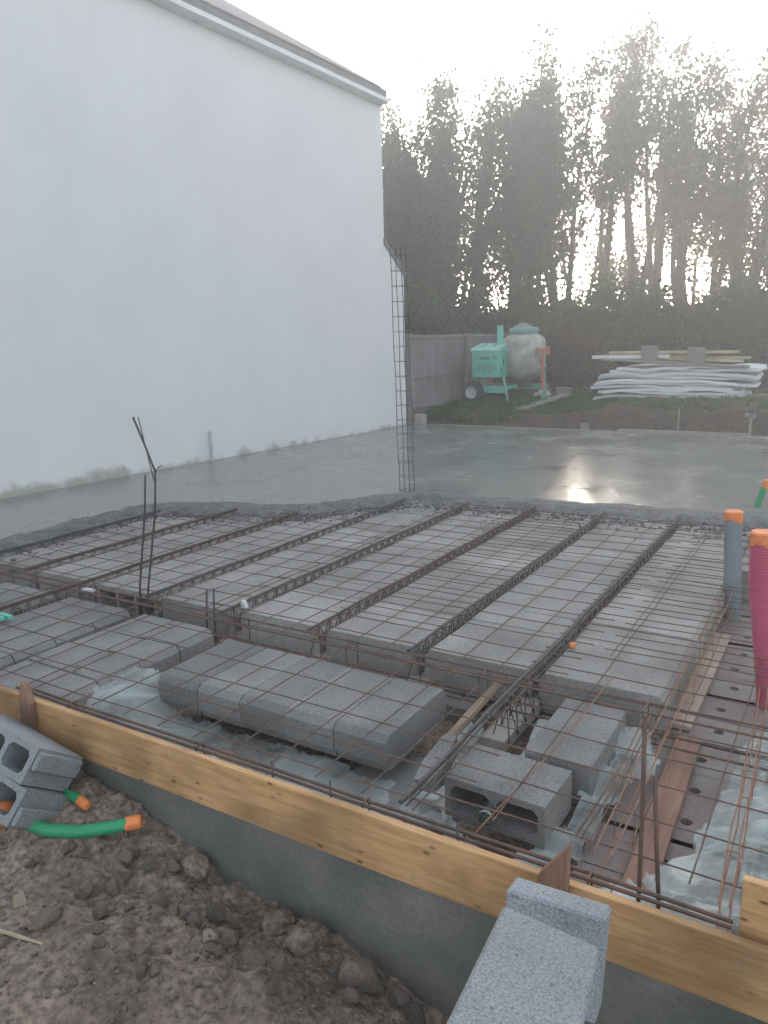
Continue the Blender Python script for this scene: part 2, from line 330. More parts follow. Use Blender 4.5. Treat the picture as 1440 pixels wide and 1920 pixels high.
# fine ripple on top of the broad one
n=WET.node_tree.nodes; l=WET.node_tree.links; b=n['Principled BSDF']; bp0=b.inputs['Normal'].links[0].from_node
g=n.new('ShaderNodeNewGeometry'); t=n.new('ShaderNodeTexNoise'); t.inputs['Scale'].default_value=26; t.inputs['Detail'].default_value=4; l.new(g.outputs['Position'],t.inputs[0])
bp=n.new('ShaderNodeBump'); bp.inputs['Strength'].default_value=.10; bp.inputs['Distance'].default_value=.004; l.new(t.outputs[0],bp.inputs['Height']); l.new(bp0.outputs[0],bp.inputs['Normal']); l.new(bp.outputs[0],b.inputs['Normal'])
ROUGHC=mat('rough_fresh_concrete',[(.075,.077,.08),(.14,.14,.142),(.25,.25,.248)],9,.6,1,45,detail=8,speck=(70,.35),bdist=.03,rr=(.35,.8))
tag(npmesh('wet_concrete_slab',V,F,[WET,ROUGHC],smooth=True,mi=(dm<.26)),kind='structure')
mb=MB(); mb.box(-6.86,12.303,-.4,6.5,12.33,.012,ch=.003)
tag(mb.obj('formwork_board',GRYW),'thin pale edge board along the far side of the wet slab','formwork board')
# ------------------------------------------------------------ foundation
mb=MB(); mb.box(-9,1.892,-.8,2.5,2.06,-.215,ch=.004); mb.box(-9,1.865,-.9,2.5,1.8915,-.20); 
tag(mb.obj('front_footing',FOOT),'grey concrete footing under the wooden formwork board','footing')
def hole_plate(mb,cx,cy,w,h,r,z,dep=.14):
    n=16; v=[];
    for k in range(n):
        a=2*math.pi*k/n; c,s=math.cos(a),math.sin(a); m=max(abs(c)/(w/2),abs(s)/(h/2)); v.append((cx+c/m,cy+s/m,z))
    v+=[(cx+r*math.cos(2*math.pi*k/n),cy+r*math.sin(2*math.pi*k/n),z) for k in range(n)]
    v+=[(cx+r*.9*math.cos(2*math.pi*k/n),cy+r*.9*math.sin(2*math.pi*k/n),z-dep) for k in range(n)]
    f=[]
    for k in range(n):
        q=(k+1)%n; f.append((k,q,n+q,n+k)); f.append((n+k,n+q,2*n+q,2*n+k))
    f.append(tuple(range(2*n,3*n)))
    # corners of the plate
    b=len(mb.v); mb.add(v,f)
    for sx,sy in((1,1),(-1,1),(-1,-1),(1,-1)):
        idx=[k for k in range(n) if (v[k][0]-cx)*sx>=-1e-6 and (v[k][1]-cy)*sy>=-1e-6]
        on=[k for k in idx]
        cor=(cx+sx*w/2,cy+sy*h/2,z)
        kx=[k for k in on if abs(abs(v[k][0]-cx)-w/2)<1e-5 and abs(v[k][1]-cy)<h/2-1e-5]; ky=[k for k in on if abs(abs(v[k][1]-cy)-h/2)<1e-5 and abs(v[k][0]-cx)<w/2-1e-5]
        if kx and ky:
            p=max(kx,key=lambda k:abs(v[k][1]-cy)); q=max(ky,key=lambda k:abs(v[k][0]-cx)); mb.add([v[p],cor,v[q]],[(0,1,2)])
def block_wall(name,x0,y0,x1,y1,z,label,holes):
    mb=MB(); rnd=random.Random(4)
    alongx=(x1-x0)>(y1-y0)
    L=(x1-x0) if alongx else (y1-y0); n=max(1,round(L/.25)); s=L/n
    for k in range(n):
        cx,cy,w_,h_=(x0+s*(k+.5),(y0+y1)/2,s-.006,y1-y0) if alongx else ((x0+x1)/2,y0+s*(k+.5),x1-x0,s-.006)
        dz=rnd.uniform(-.003,.003)
        if holes=='all' or k in holes: hole_plate(mb,cx+rnd.uniform(-.02,.02),cy+rnd.uniform(-.02,.02),w_,h_,.022,z+dz)
        else: mb.add([(cx-w_/2,cy-h_/2,z+dz),(cx+w_/2,cy-h_/2,z+dz),(cx+w_/2,cy+h_/2,z+dz),(cx-w_/2,cy+h_/2,z+dz)],[(0,1,2,3)])
    # sides
    zz=z-.006
    mb.box(x0,y0,-.75,x1,y1,z-.012-.14 if False else -.42)
    for a_,b_ in(((x0,y0),(x1,y0)),((x1,y0),(x1,y1)),((x1,y1),(x0,y1)),((x0,y1),(x0,y0))):
        mb.add([(a_[0],a_[1],-.42),(b_[0],b_[1],-.42),(b_[0],b_[1],z),(a_[0],a_[1],z)],[(0,1,2,3)])
    return tag(mb.obj(name,WALLB,fix=False),label,'foundation wall')
block_wall('foundation_wall',-6.2,3.14,-.66,3.42,-.262,'perforated block foundation wall crossing below the ends of the filler block rows','all')
block_wall('foundation_wall',-.655,1.92+.15,-.16,6.6,-.255,'reddish perforated block wall running back below the grey pipe','all')
mb=MB(); mb.box(-.155,3.3,-.6,2.5,7,-.34); tag(mb.obj('subfloor',WALLB),kind='structure')
# bay floor mortar, a wet level patch
mb=MB(); rnd=random.Random(3)
n=22; c=(-1.46,2.36); ring=[(c[0]+(.24+.05*rnd.random())*math.cos(2*math.pi*k/n),c[1]+(.34+.06*rnd.random())*math.sin(2*math.pi*k/n),-.305) for k in range(n)]
mb.add(ring+[(x_+.02*(x_-c[0]),y_,-.36) for x_,y_,_ in ring],[tuple(range(n))]+[(k,(k+1)%n,(k+1)%n+n,k+n) for k in range(n)])
tag(mb.obj('mortar_patch',mat('wet_mortar',[(.26,.26,.25),(.34,.335,.32)],6,.35,.3,30)),'pale smooth wet mortar patch on the ground right behind the board','mortar patch')
# ------------------------------------------------------------ formwork
mb=MB(); mb.box(-4.2,-.0135,-.1,5.2,.0135,.1,ch=.002); o=mb.obj('formwork_board',BOARD); o.location=(-3.9+.0,1.8635+.012,-.1); tag(o,'long orange pine formwork board along the front of the floor','formwork board')
mb=MB(); mb.box(-.5,-.0125,-.17,.5,.0125,.17,ch=.002); o=mb.obj('formwork_board',BOARD); o.location=(.363,1.935,-.03); tag(o,'short pine board standing up behind the long board at the right edge','formwork board')
def stake(name,prof,loc,rz,label):
    mb=MB(); mb.prism(prof,-.016,.016,'y'); o=mb.obj(name,STAKE); o.location=loc; o.rotation_euler=(0,0,rz); return tag(o,label,'stake')
stake('wooden_stake',[(-.042,-.55),(.040,-.55),(.042,.0),(.044,.150),(-.042,.03)],(-.606,1.843,-.01),0,'brown wooden stake with slanted top in front of the board, beside the leaning blocks')
stake('wooden_stake',[(-.032,-.40),(.032,-.40),(.034,.0),(.014,.09),(-.004,.095),(-.028,.02)],(-2.985,1.84,-.005),.1,'narrow pointed wooden stake on the board behind the hollow blocks')
# ------------------------------------------------------------ filler blocks
def filler(hollow=False,wd=.578,ln=.2485,h=.2,nm='filler_block'):
    hw=wd/2; c=.036
    prof=[(-hw,-h+.045),(-hw,-c),(-hw+c*.8,0),(hw-c*.8,0),(hw,-c),(hw,-h+.045),(hw-.018,-h+.04),(hw-.022,-h),(-hw+.022,-h),(-hw+.018,-h+.04)]
    mb=MB()
    if not hollow: mb.prism(prof,0,ln,'y')
    else:
        # shell with three open cells at the near end
        n=len(prof); v=[(u,0,w_) for u,w_ in prof]+[(u,ln,w_) for u,w_ in prof]
        mb.add(v,[tuple(range(n,2*n))]+[(i,i+n,(i+1)%n+n,(i+1)%n) for i in range(n)])
        xs_=[-hw+.018,-hw+.035,-.095,-.075,.075,.095,hw-.035,hw-.018]; zt,zb=-.028,-h+.03
        mb.add([(-hw,0,-c),(-hw+c*.8,0,0),(hw-c*.8,0,0),(hw,0,-c),(hw,0,zt-.012),(-hw,0,zt-.012)],[tuple(range(6))])
        mb.add([(-hw+.02,0,zb),(hw-.02,0,zb),(hw-.022,0,-h),(-hw+.022,0,-h)],[(0,1,2,3)])
        for a,b in((-hw,-hw+.03),(-.1,-.075),(.075,.1),(hw-.03,hw)): mb.add([(a,0,zb),(b,0,zb),(b,0,zt-.012),(a,0,zt-.012)],[(0,1,2,3)])
        for a,b in((-hw+.03,-.1),(-.075,.075),(.1,hw-.03)):
            z0,z1=zb,zt-.012
            mb.add([(a,0,z0),(b,0,z0),(b,0,z1),(a,0,z1),(a,.24,z0),(b,.24,z0),(b,.24,z1),(a,.24,z1)],[(0,1,5,4),(1,2,6,5),(2,3,7,6),(3,0,4,7),(4,5,6,7)])
    o=mb.obj(nm,BLK,fix=not hollow); return o
BLKR=mat('dusty_block_concrete',[(.25,.24,.225),(.305,.295,.28),(.365,.355,.335)],3,.95,.8,140,vary=.15,speck=(150,.26),bdist=.004)
fb=filler(); fh=filler(True); BAYM=fb.data.copy(); BAYM.materials[0]=BLK; fb.data.materials[0]=BLKR; fh.data.materials[0]=BLKR
ORD=['','first','second','third','fourth','fifth','sixth','seventh','eighth','ninth','tenth','eleventh','twelfth','thirteenth','fourteenth','fifteenth']
ZT=-.05; rnd=random.Random(11); first=[True]
def place_fb(x,y,rz,label,src=None,z=ZT,group='grey filler blocks laid between the joists'):
    global fb
    src=src or fb
    if src is fb and first[0]: o=fb; first[0]=False
    elif src is fh: o=fh
    else: o=src.copy(); C.objects.link(o)
    o.location=(x+rnd.uniform(-.004,.004),y,z+rnd.uniform(-.003,.003)); o.rotation_euler=(rnd.uniform(-.006,.006),rnd.uniform(-.006,.006),rz+rnd.uniform(-.006,.006))
    if 'front bay' in group: o.data=BAYM
    tag(o,label,'filler block',group); return o
ROWX=[-.88,-1.495,-2.115,-2.735,-3.37,-3.99,-4.61,-5.23]      # row centres from the right
NB=[13,13,13,13,13,12,10,8]; Y0=3.27
for r,x in enumerate(ROWX):
    for k in range(NB[r]+ (1 if r<5 else 0)):
        y=Y0+k*.252-(.03 if r>3 else 0)
        if y>6.7: continue
        place_fb(x,y,0,'grey filler block, %s from the near end of the %s row from the right'%(ORD[k+1],ORD[r+1]),src=fh if (r==5 and k==0) else None)
for k in range(4): place_fb(-.32,5.42+k*.252,0,'narrow row grey filler block, %s from near, behind the grey pipe'%ORD[k+1],z=-.055)
for k in range(4): place_fb(-3.255,1.955+k*.256,0,'dry filler block, %s from the formwork board in the row beside the clear plastic'%ORD[k+1],group='grey filler blocks set out in the front bay')
for k in range(4): place_fb(-3.925,1.955+k*.256,0,'bluish filler block, %s from the board in the second row left of the plastic'%ORD[k+1],group='grey filler blocks set out in the front bay')
for k in range(4): place_fb(-4.63,1.955+k*.256,0,'filler block, %s from the board in the leftmost row of the front bay'%ORD[k+1],group='grey filler blocks set out in the front bay')
for k in range(5): place_fb(-2.78+.259*(k+1),2.66,R(90),'filler block turned crosswise over the clear plastic, %s from its left end'%ORD[k+1],group='five crosswise filler blocks in the front bay').scale=(.92,1.024,.80)
# ------------------------------------------------------------ joists
JX=[-1.19,-1.805,-2.425,-3.05,-3.68,-4.30,-4.92,-5.55]
NAMES=['first and second','second and third','third and fourth','fourth and fifth','fifth and sixth','sixth and seventh','seventh and eighth']
def joist(x,y0,y1,label,rust=False,top0=None):
    hx=-.025 if top0 else 0
    t=empty('lattice_joist',(x,y0,0)); tag(t,label,'joist','lattice joists between the filler block rows'); st=JRUST if rust else DKST; L=y1-y0
    mb=MB(); mb.box(hx-.058,0,-.25 if top0 else -.262,hx+.058,L,-.192 if top0 else -.212,ch=.004); mb.obj('concrete_heel',HEEL,t)
    t0=(top0-y0) if top0 is not None else -.02
    mb=MB(); pts=[(.004*math.sin(k*1.7),t0+(L-t0)*k/14,-.018+.002*math.sin(k)) for k in range(15)]; mb.tube(pts,.0085,6)
    mb.tube([(p[0]+.02,p[1],p[2]-.006) for p in pts],.004,5); mb.obj('top_bar',st,t)
    mb=MB(); s=.1; k=0; y=.03
    while y<L-.1:
        for sx in(-1,1):
            mb.tube([(sx*.042,y,-.218),(sx*.004,y+s*.5,-.022),(sx*.042,y+s,-.218)],.0032,4,cap=False)
        y+=s
    mb.obj('lattice_wire',st,t); return t
for k,x in enumerate(JX):
    y1=6.7 if k<4 else (6.4 if k==4 else (5.75 if k<7 else 5.0)); y0=3.16
    if k==0: y0=2.83
    if k in(5,): y0=1.97
    lab='wire lattice joist in the gap between the %s block rows from the right'%NAMES[k] if k<7 else 'leftmost wire lattice joist along the edge of the wet concrete'
    joist(x,y0,y1,lab,rust=k in(2,5,6),top0=2.0 if k==0 else None)
# flat boards lying on the right hand wall
BEIGE=wood('beige_board',(.36,.27,.22),(.46,.36,.30),(.54,.44,.37),'y',False,.15); REDB=wood('reddish_board',(.22,.12,.085),(.30,.17,.12),(.36,.22,.16),'y',False)
mb=MB(); mb.box(-.05,-.62,-.012,.05,.62,.012,ch=.002); o=mb.obj('flat_board',BEIGE); o.location=(-.555,4.02,-.235); tag(o,'smooth beige board lying beside the rightmost block row','board')
mb=MB(); mb.box(-.05,-.6,-.01,.05,.6,.01,ch=.002); o=mb.obj('flat_board',REDB); o.location=(-.475,2.72,-.235); o.rotation_euler=(0,0,.03); tag(o,'reddish brown board lying on the block wall behind the upright rods','board')
# batten
mb=MB(); a_=P(828,1400,-.12); b_=P(945,1272,-.12); mb.tube([a_+(a_-b_)*.0,a_.lerp(b_,.5)+Vector((0,0,.004)),b_+(b_-a_)*.15],.021,8); tag(mb.obj('wooden_pole',BATT),'rough brown pole lying left of the short concrete joist end','wooden pole')
# ------------------------------------------------------------ loose blocks in the bay
def hollow_block(L,Cd,Sd,cells,lug=0,mt=BLK):      # long x, cells open along -y/+y (depth Cd), height Sd ; origin at back-top-right corner
    mb=MB(); n=cells; wt=.026; x0=-L; cw=(L-wt*(n+1))/n
    z0,z1=-Sd,0
    for (y,sg) in((-Cd,1),(0,-1)):
        mb.add([(x0,y,z1-wt),(0,y,z1-wt),(0,y,z1),(x0,y,z1)],[(0,1,2,3)]); mb.add([(x0,y,z0),(0,y,z0),(0,y,z0+wt),(x0,y,z0+wt)],[(0,1,2,3)])
        for k in range(n+1):
            a=x0+k*(cw+wt); mb.add([(a,y,z0+wt),(a+wt,y,z0+wt),(a+wt,y,z1-wt),(a,y,z1-wt)],[(0,1,2,3)])
    for k in range(n):
        a=x0+wt+k*(cw+wt); b=a+cw; c=.018; zz0,zz1=z0+wt,z1-wt
        pr=[(a,zz0+c),(a+c,zz0),(b-c,zz0),(b,zz0+c),(b,zz1-c),(b-c,zz1),(a+c,zz1),(a,zz1-c)]
        v=[(u,-Cd-.0005,w_) for u,w_ in pr]+[(u,-.03,w_) for u,w_ in pr]
        mb.add(v,[(i,(i+1)%8,(i+1)%8+8,i+8) for i in range(8)]+[tuple(range(8,16))])
        for (u,w_) in((a,zz0),(b,zz0),(b,zz1),(a,zz1)):
            su=1 if u==a else -1; sw=1 if w_==zz0 else -1
            mb.add([(u,-Cd,w_),(u+su*c,-Cd,w_),(u,-Cd,w_+sw*c)],[(0,1,2)])
    mb.add([(x0,-Cd,z1),(0,-Cd,z1),(0,0,z1),(x0,0,z1),(x0,-Cd,z0),(0,-Cd,z0),(0,0,z0),(x0,0,z0)],[(0,1,2,3),(4,5,6,7),(0,3,7,4),(1,2,6,5)])
    if lug: # raised lug on the end
        if lug>0: mb.box(.0005,-Cd+.006,-Sd*.58,.022,-.006,-.012,ch=.005)
        else: mb.box(.0005,-Cd+.006,-Sd+.012,.022,-.006,-Sd*.42,ch=.005)
    return mb.obj('hollow_block',mt,fix=False)
o=hollow_block(.385,.265,.155,2); o.location=(-.765,2.515,-.05); o.rotation_euler=(0,0,-.03); tag(o,'loose grey block on the bay floor with a can showing in its open cell','hollow block')
mb=MB(); mb.box(-.26,-.50,-.16,0,0,0,ch=.005); o=mb.obj('concrete_block',BLK); o.location=(-.71,3.065,-.045); o.rotation_euler=(0,0,0); tag(o,'long loose grey block lying end on just behind the block holding the can','concrete block')
mb=MB(); mb.lathe([(0,0),(.026,0),(.030,.004),(.030,.12),(.026,.125),(.024,.118),(.016,.116),(.012,.126),(0,.126)],20)
CAN=plain('scuffed_tin',(.30,.36,.35),.25,metal=.8); o=mb.obj('tin_can',CAN,smooth=False); o.location=(-.985,2.33,-.130); o.rotation_euler=(R(90),0,.1); tag(o,'small tin can lying in the open cell of the loose grey block','can')
def shard(name,prof,t,loc,rot,label,mt=BLK):
    mb=MB(); mb.prism(prof,0,t,'z'); o=mb.obj(name,mt); o.location=loc; o.rotation_euler=rot; return tag(o,label,'block fragment')
shard('block_fragment',[(0,0),(.075,-.02),(.10,.03),(.085,.26),(.06,.29),(.02,.27),(-.005,.12)],.05,(-1.27,2.26,-.14),(R(8),R(-14),.10),'broken slab of grey block propped left of the loose block with the can')
shard('block_fragment',[(0,0),(.11,-.03),(.15,.02),(.12,.12),(.05,.16),(-.02,.10)],.06,(-1.29,2.16,-.27),(0,R(5),.2),'lower broken corner of grey block by the mortar patch')
# ------------------------------------------------------------ hollow blocks outside, left
def oriented(o,loc,yaw,pit,rol):
    o.matrix_world=Matrix.Translation(loc)@Matrix.Rotation(yaw,4,'Z')@Matrix.Rotation(pit,4,'X')@Matrix.Rotation(rol,4,'Y')
Tt=Matrix.Translation((-2.60,1.815,-.15))@Matrix.Rotation(.068,4,'Z')@Matrix.Rotation(-.635,4,'X')@Matrix.Rotation(.146,4,'Y')
o=hollow_block(.50,.242,.145,3,1,BLK2); o.matrix_world=Tt; tag(o,'upper grey hollow block of the tipped pair leaning on the formwork board','hollow block')
o=hollow_block(.50,.242,.145,3,-1,BLK2); o.matrix_world=Tt@Matrix.Translation((.035,.008,-.152))@Matrix.Rotation(.035,4,'Y'); tag(o,'lower grey hollow block of the tipped pair above the green conduit','hollow block')
# solid faced blocks, right foreground
def solid_block(w_,l_,t_,name='concrete_block'):
    mb=MB(); mb.box(0,-l_,-t_,w_,0,0,ch=.006); return mb.obj(name,BLK2)
T1=Matrix.Translation((-.534,1.31,.346))@Matrix.Rotation(.167,4,'Z')@Matrix.Rotation(-.237,4,'X')@Matrix.Rotation(.19,4,'Y')
o=solid_block(.2,.42,.08); o.matrix_world=T1; tag(o,'upper solid grey block with pale granular face at the bottom right','concrete block')
q=PY(1137,1727,1.50); mb=MB(); mb.box(-.228,0,-.24,0,.08,0,ch=.006); o=mb.obj('concrete_block',BLK2); o.matrix_world=Matrix.Translation(q)@Matrix.Rotation(.10,4,'Z')@Matrix.Rotation(-.22,4,'X')@Matrix.Rotation(.03,4,'Y'); tag(o,'upright solid grey block standing between the nearest block and the board','concrete block')
o=solid_block(.17,.36,.2); o.matrix_world=Matrix.Translation((-.49,1.20,.075))@Matrix.Rotation(.16,4,'Z'); tag(o,'plain grey block directly below the nearest foreground block, holding it up','concrete block')
o=solid_block(.17,.36,.2); o.matrix_world=Matrix.Translation((-.49,1.20,-.127))@Matrix.Rotation(.16,4,'Z'); tag(o,'bottom grey block of the pile, standing on the soil under the foreground blocks','concrete block')
# ------------------------------------------------------------ steel
def wire_panel(name,x0,x1,y0,y1,dx,dy,label,z=-.030,seed=1,r=.0030,mt=STEEL,skx=0,sky=0):
    mb=MB(); rd=random.Random(seed)
    def zz(x,y): return z+.010*fbm(x*1.1,y*1.1,seed,2)
    nx=int((x1-x0)/dx)+1; ny=int((y1-y0)/dy)+1
    for k in range(nx):
        x=x0+.04+k*dx+rd.uniform(-.006,.006)
        pts=[]; n=22
        for i in range(n+1):
            y=y0+(y1-y0)*i/n; pts.append((x+.006*fbm(x*3,y*1.3,seed+5,2)+skx*(y-y0),y,zz(x,y)))
        mb.tube(pts,r,5)
    for k in range(ny):
        y=y0+.05+k*dy+rd.uniform(-.008,.008)
        if y>y1: break
        pts=[]; n=18
        for i in range(n+1):
            x=x0+(x1-x0)*i/n; pts.append((x,y+.008*fbm(x*1.3,y*3,seed+9,2)+sky*(x-x0),zz(x,y)+.0062))
        mb.tube(pts,r,5)
    o=mb.obj(name,mt); return tag(o,label,'reinforcing mesh','welded reinforcing mesh panels')
wire_panel('reinforcing_mesh',-5.45,-3.12,1.98,5.6,.2,.2,'left welded steel mesh panel over the leftmost block rows',seed=1)
wire_panel('reinforcing_mesh',-3.18,-1.02,1.99,6.55,.2,.2,'middle welded steel mesh panel over the crosswise blocks and clear plastic',seed=2,sky=.004,z=-.026)
wire_panel('reinforcing_mesh',-1.22,.9,2.06,6.7,.3,.2,'right welded steel mesh panel around the grey pipe',seed=3,z=-.022,sky=-.004)
wire_panel('reinforcing_mesh',-2.46,-1.75,3.45,6.4,.6,.2,'narrow overlapping strip of welded mesh over the third block row from the right',seed=5,z=-.016,r=.0026,skx=.01)
wire_panel('reinforcing_mesh',-.95,.4,3.55,6.3,.7,.2,'short overlapping piece of welded mesh beside the grey pipe',seed=6,z=-.014,r=.0028,sky=-.01)
def cage(name,a,b,w_,h_,r,n_t,label,mt=STEEL,z=-.02,side=None):
    a=Vector(a);b=Vector(b);d=(b-a).normalized();s=Vector((-d.y,d.x,0)).normalized() if abs(d.z)<.9 else Vector((1,0,0)); u=s.cross(d) if abs(d.z)<.9 else Vector((0,1,0))
    if abs(d.z)<.9 and u.z>0: u=-u
    t=empty(name,a); tag(t,label,'rebar cage')
    L=(b-a).length
    for i,(ss,uu) in enumerate(((0,0),(w_,0),(w_,h_),(0,h_))):
        mb=MB(); mb.tube([s*ss+u*uu+d*(L*k/8)+Vector((.004*math.sin(k*2.1+i),.004*math.cos(k*1.7+i),0)) for k in range(9)],r,6); mb.obj('steel_bar',mt,t)
    for k in range(n_t):
        c=d*(L*(k+.5)/n_t); e=r*1.1
        mb=MB(); q=[c+s*(-e)+u*(-e),c+s*(w_+e)+u*(-e),c+s*(w_+e)+u*(h_+e),c+s*(-e)+u*(h_+e)]
        for i in range(4): mb.tube([q[i],q[(i+1)%4]],r*.62,4)
        mb.obj('stirrup',mt,t)
    return t
# tall column cage
base=P(750,925,-.02); base=Vector((base.x,base.y,-.06)); topc=Vector((base.x+.03,base.y,2.36))
cage('column_cage',base,topc+Vector((-.08,0,0)),.115,.10,.0042,17,'tall slender steel reinforcement cage standing by the house wall corner',DKST)
# horizontal cages
cage('rebar_cage',(-3.2,1.93,-.020),(-.15,1.93,-.018),.028,.13,.0062,4,'long rusty bars tied close behind the front formwork board',STEEL)
cage('rebar_cage',(-5.4,3.03,-.03),(1.2,3.03,-.012),.09,.13,.0055,9,'bars crossing over the foundation wall in front of the block row ends',STEEL)
cage('rebar_cage',(-.50,2.05,-.012),(-.53,4.9,-.018),.055,.13,.0030,5,'orange rusty bar cage running back from the two upright rods to the grey pipe',RUST)
cage('rebar_cage',(-.17,2.0,-.012),(-.215,3.5,-.02),.03,.10,.0028,3,'thin rusty bar cage over the clear plastic at the right edge',RUST)
def rod(name,pts,r,label,mt=DKST,cat='steel rod',group=None):
    mb=MB(); mb.tube(pts,r,7); return tag(mb.obj(name,mt,smooth=True),label,cat,group)
rod('upright_rod',[(-.41,2.0,-.33),(-.405,2.0,-.05),(-.408,2.0,.25),(-.413,2.0,.49)],.0064,'taller of the two upright steel rods by the right end of the board',STEEL)
rod('upright_rod',[(-.352,2.02,-.33),(-.354,2.02,-.08),(-.37,2.02,.12),(-.383,2.02,.305)],.0064,'shorter of the two upright steel rods by the right end of the board',STEEL)
rod('starter_bar',[(-3.82,3.2,-.25),(-3.80,3.2,0),(-3.70,3.21,.5),(-3.675,3.22,.735)],.0066,'left of the two tall starter bars at the left of the floor')
rod('starter_bar',[(-3.745,3.2,-.25),(-3.735,3.21,0),(-3.62,3.22,.5),(-3.585,3.22,.76),(-3.66,3.22,.93),(-3.735,3.22,1.085)],.0066,'bent starter bar whose tip leans left above its straight neighbour')
rod('tie_wire',[(-3.60,3.22,.70),(-3.63,3.22,.82),(-3.69,3.22,1.087)],.0035,'thin wire leaning up beside the bent starter bar')
rod('tie_wire',[(-3.60,3.22,.80),(-3.575,3.22,.765),(-3.55,3.22,.79),(-3.53,3.22,.80)],.003,'short curl of wire at the bend of the starter bar')
rod('starter_bar',[(-3.188,3.15,-.25),(-3.185,3.15,-.10),(-3.165,3.15,.10)],.0062,'left of two short starter bars between the tall bars and the white spacer')
rod('starter_bar',[(-3.14,3.17,-.25),(-3.14,3.17,-.05),(-3.128,3.17,.106)],.0062,'right of two short starter bars between the tall bars and the white spacer')
for i,(x,y0,y1,lb) in enumerate(((-.85,1.99,3.3,'loose long rusty bar over the two loose blocks'),(-.62,2.35,3.0,'short orange bar sloping down beside the loose blocks'),(-.64,2.35,3.0,'orange bar paired with a twin left of the upright rods'))):
    rod('loose_bar',[(x-.06,y0,-.03 if i==0 else -.2),(x,(y0+y1)/2,-.02 if i==0 else -.1),(x+.02,y1,-.01)],.0032,lb,RUST)
for i,px in enumerate((618,503,848)):
    q=P(px,{618:1480,503:1448,848:1570}[px],0); rod('tie_pin',[(q.x,1.93,-.2),(q.x,1.93,.03)],.0035,['short wire pin behind the middle of the board','short wire pin behind the board near the clear plastic','short wire pin behind the board by the mortar patch'][i])
mb=MB(); mb.box(-.014,-.008,0,.014,.008,.42); mb.box(-.014,.008,0,-.008,.03,.42); o=mb.obj('metal_stake',RIM); o.location=(-7.17,7.42,-.02); o.rotation_euler=(0,0,R(90)); tag(o,'small grey metal stake standing against the white house wall','stake')
# spacers
def spacer(x,y,z,label,mt,s=1):
    mb=MB(); mb.prism([(-.02*s,0),(.022*s,0),(.012*s,.035*s),(-.006*s,.04*s)],-.012,.012,'y'); o=mb.obj('plastic_spacer',mt); o.location=(x,y,z); return tag(o,label,'spacer')
spacer(-3.02,3.30,-.035,'small white plastic spacer at the end of the fourth block row from the right',WHITE,1.1)
mb=MB(); mb.box(-.05,-.02,0,.05,.02,.02,ch=.003); o=mb.obj('polystyrene_scrap',WHITE); o.location=(-4.18,3.10,-.05); o.rotation_euler=(0,0,.3); tag(o,'white polystyrene scrap beside the open ended filler block','scrap')
q=P(3,1160,-.02); mb=MB(); mb.box(-.09,-.025,0,.03,.0,.018); mb.box(-.07,.02,-.01,.035,.05,.012); o=mb.obj('strap_end',TEAL); o.location=q; tag(o,'teal plastic strap ends at the left edge on the joist','strap')
q=P(1073,1210,-.03); mb=MB(); mb.lathe([(0,-.018),(.013,-.013),(.018,0),(.013,.013),(0,.018)],10); o=mb.obj('orange_spacer',ORT,smooth=True); o.location=q; tag(o,'small orange plastic cap on the joist next to the rightmost block row','cap')
# ------------------------------------------------------------ pipes
def taped_pipe(name,pts,r,mt,label,cat,tape=.06,rib=0,ra=.075):
    t=empty(name,pts[0]); tag(t,label,cat); b0=Vector(pts[0])
    P_=[Vector(p)-b0 for p in pts]
    # resample
    L=[0]
    for i in range(1,len(P_)): L.append(L[-1]+(P_[i]-P_[i-1]).length)
    def at_(s):
        for i in range(1,len(P_)):
            if s<=L[i]+1e-9: return P_[i-1].lerp(P_[i],(s-L[i-1])/(L[i]-L[i-1]))
        return P_[-1]
    n=int(L[-1]/rib*4) if rib else 16
    pp=[at_(L[-1]*k/n) for k in range(n+1)]
    for _ in range(6 if not rib else 30): pp=[pp[0]]+[(pp[k-1]+pp[k]*2+pp[k+1])/4 for k in range(1,n)]+[pp[-1]]
    rs=[r*(1+(ra if rib else 0)*(-1 if (k%4)<2 else 1)) for k in range(n+1)]
    mb=MB(); mb.tube(pp,r,20 if r>.03 else 14,rs=rs); mb.obj('pipe_body',mt,t,smooth=True)
    e=pp[-1]; d=(e-pp[-3]).normalized()
    mb=MB(); k0=e-d*tape; rd=random.Random(5)
    n2=20; a=d.orthogonal().normalized(); bb=d.cross(a); v=[];f=[]
    for ring,(off,rr) in enumerate(((0,1.06),(tape*.5,1.08),(tape*.97,1.07),(tape+.006,.93),(tape+.010,.5))):
        for j in range(n2):
            an=2*math.pi*j/n2; drop=(.7*tape*max(0,math.sin(an+2.2))**6 + .012*r/.05*math.sin(3*an)) if ring==0 else 0
            v.append(k0+d*(off-drop)+(a*math.cos(an)+bb*math.sin(an))*r*rr*(1+rd.uniform(-.012,.012)))
    for q_ in range(4):
        for j in range(n2): f.append((q_*n2+j,q_*n2+(j+1)%n2,(q_+1)*n2+(j+1)%n2,(q_+1)*n2+j))
    f.append(tuple(4*n2+j for j in range(n2)))
    mb.add(v,f); mb.obj('tape_cap',ORT,t,smooth=False)
    return t
taped_pipe('drain_pipe',[(-.548,5.03,-.30),(-.56,5.03,0),(-.583,5.03,.425)],.051,GPIP,'upright grey plastic pipe with orange taped top beside the block rows','pipe',.05)
taped_pipe('corrugated_conduit',[(-.22,3.85,-.42),(-.225,3.85,-.2),(-.265,3.85,.1),(-.30,3.85,.35),(-.308,3.85,.592)],.058,RPIP,'ribbed crimson conduit with orange taped top at the right edge','conduit',.06,rib=.0135)
taped_pipe('green_conduit',[(-.66,7.28,-.05),(-.655,7.28,.03),(-.62,7.28,.16),(-.60,7.28,.24)],.026,GRN,'short green conduit with orange tip rising from the wet slab at the right','conduit',.06)
z0=-.42
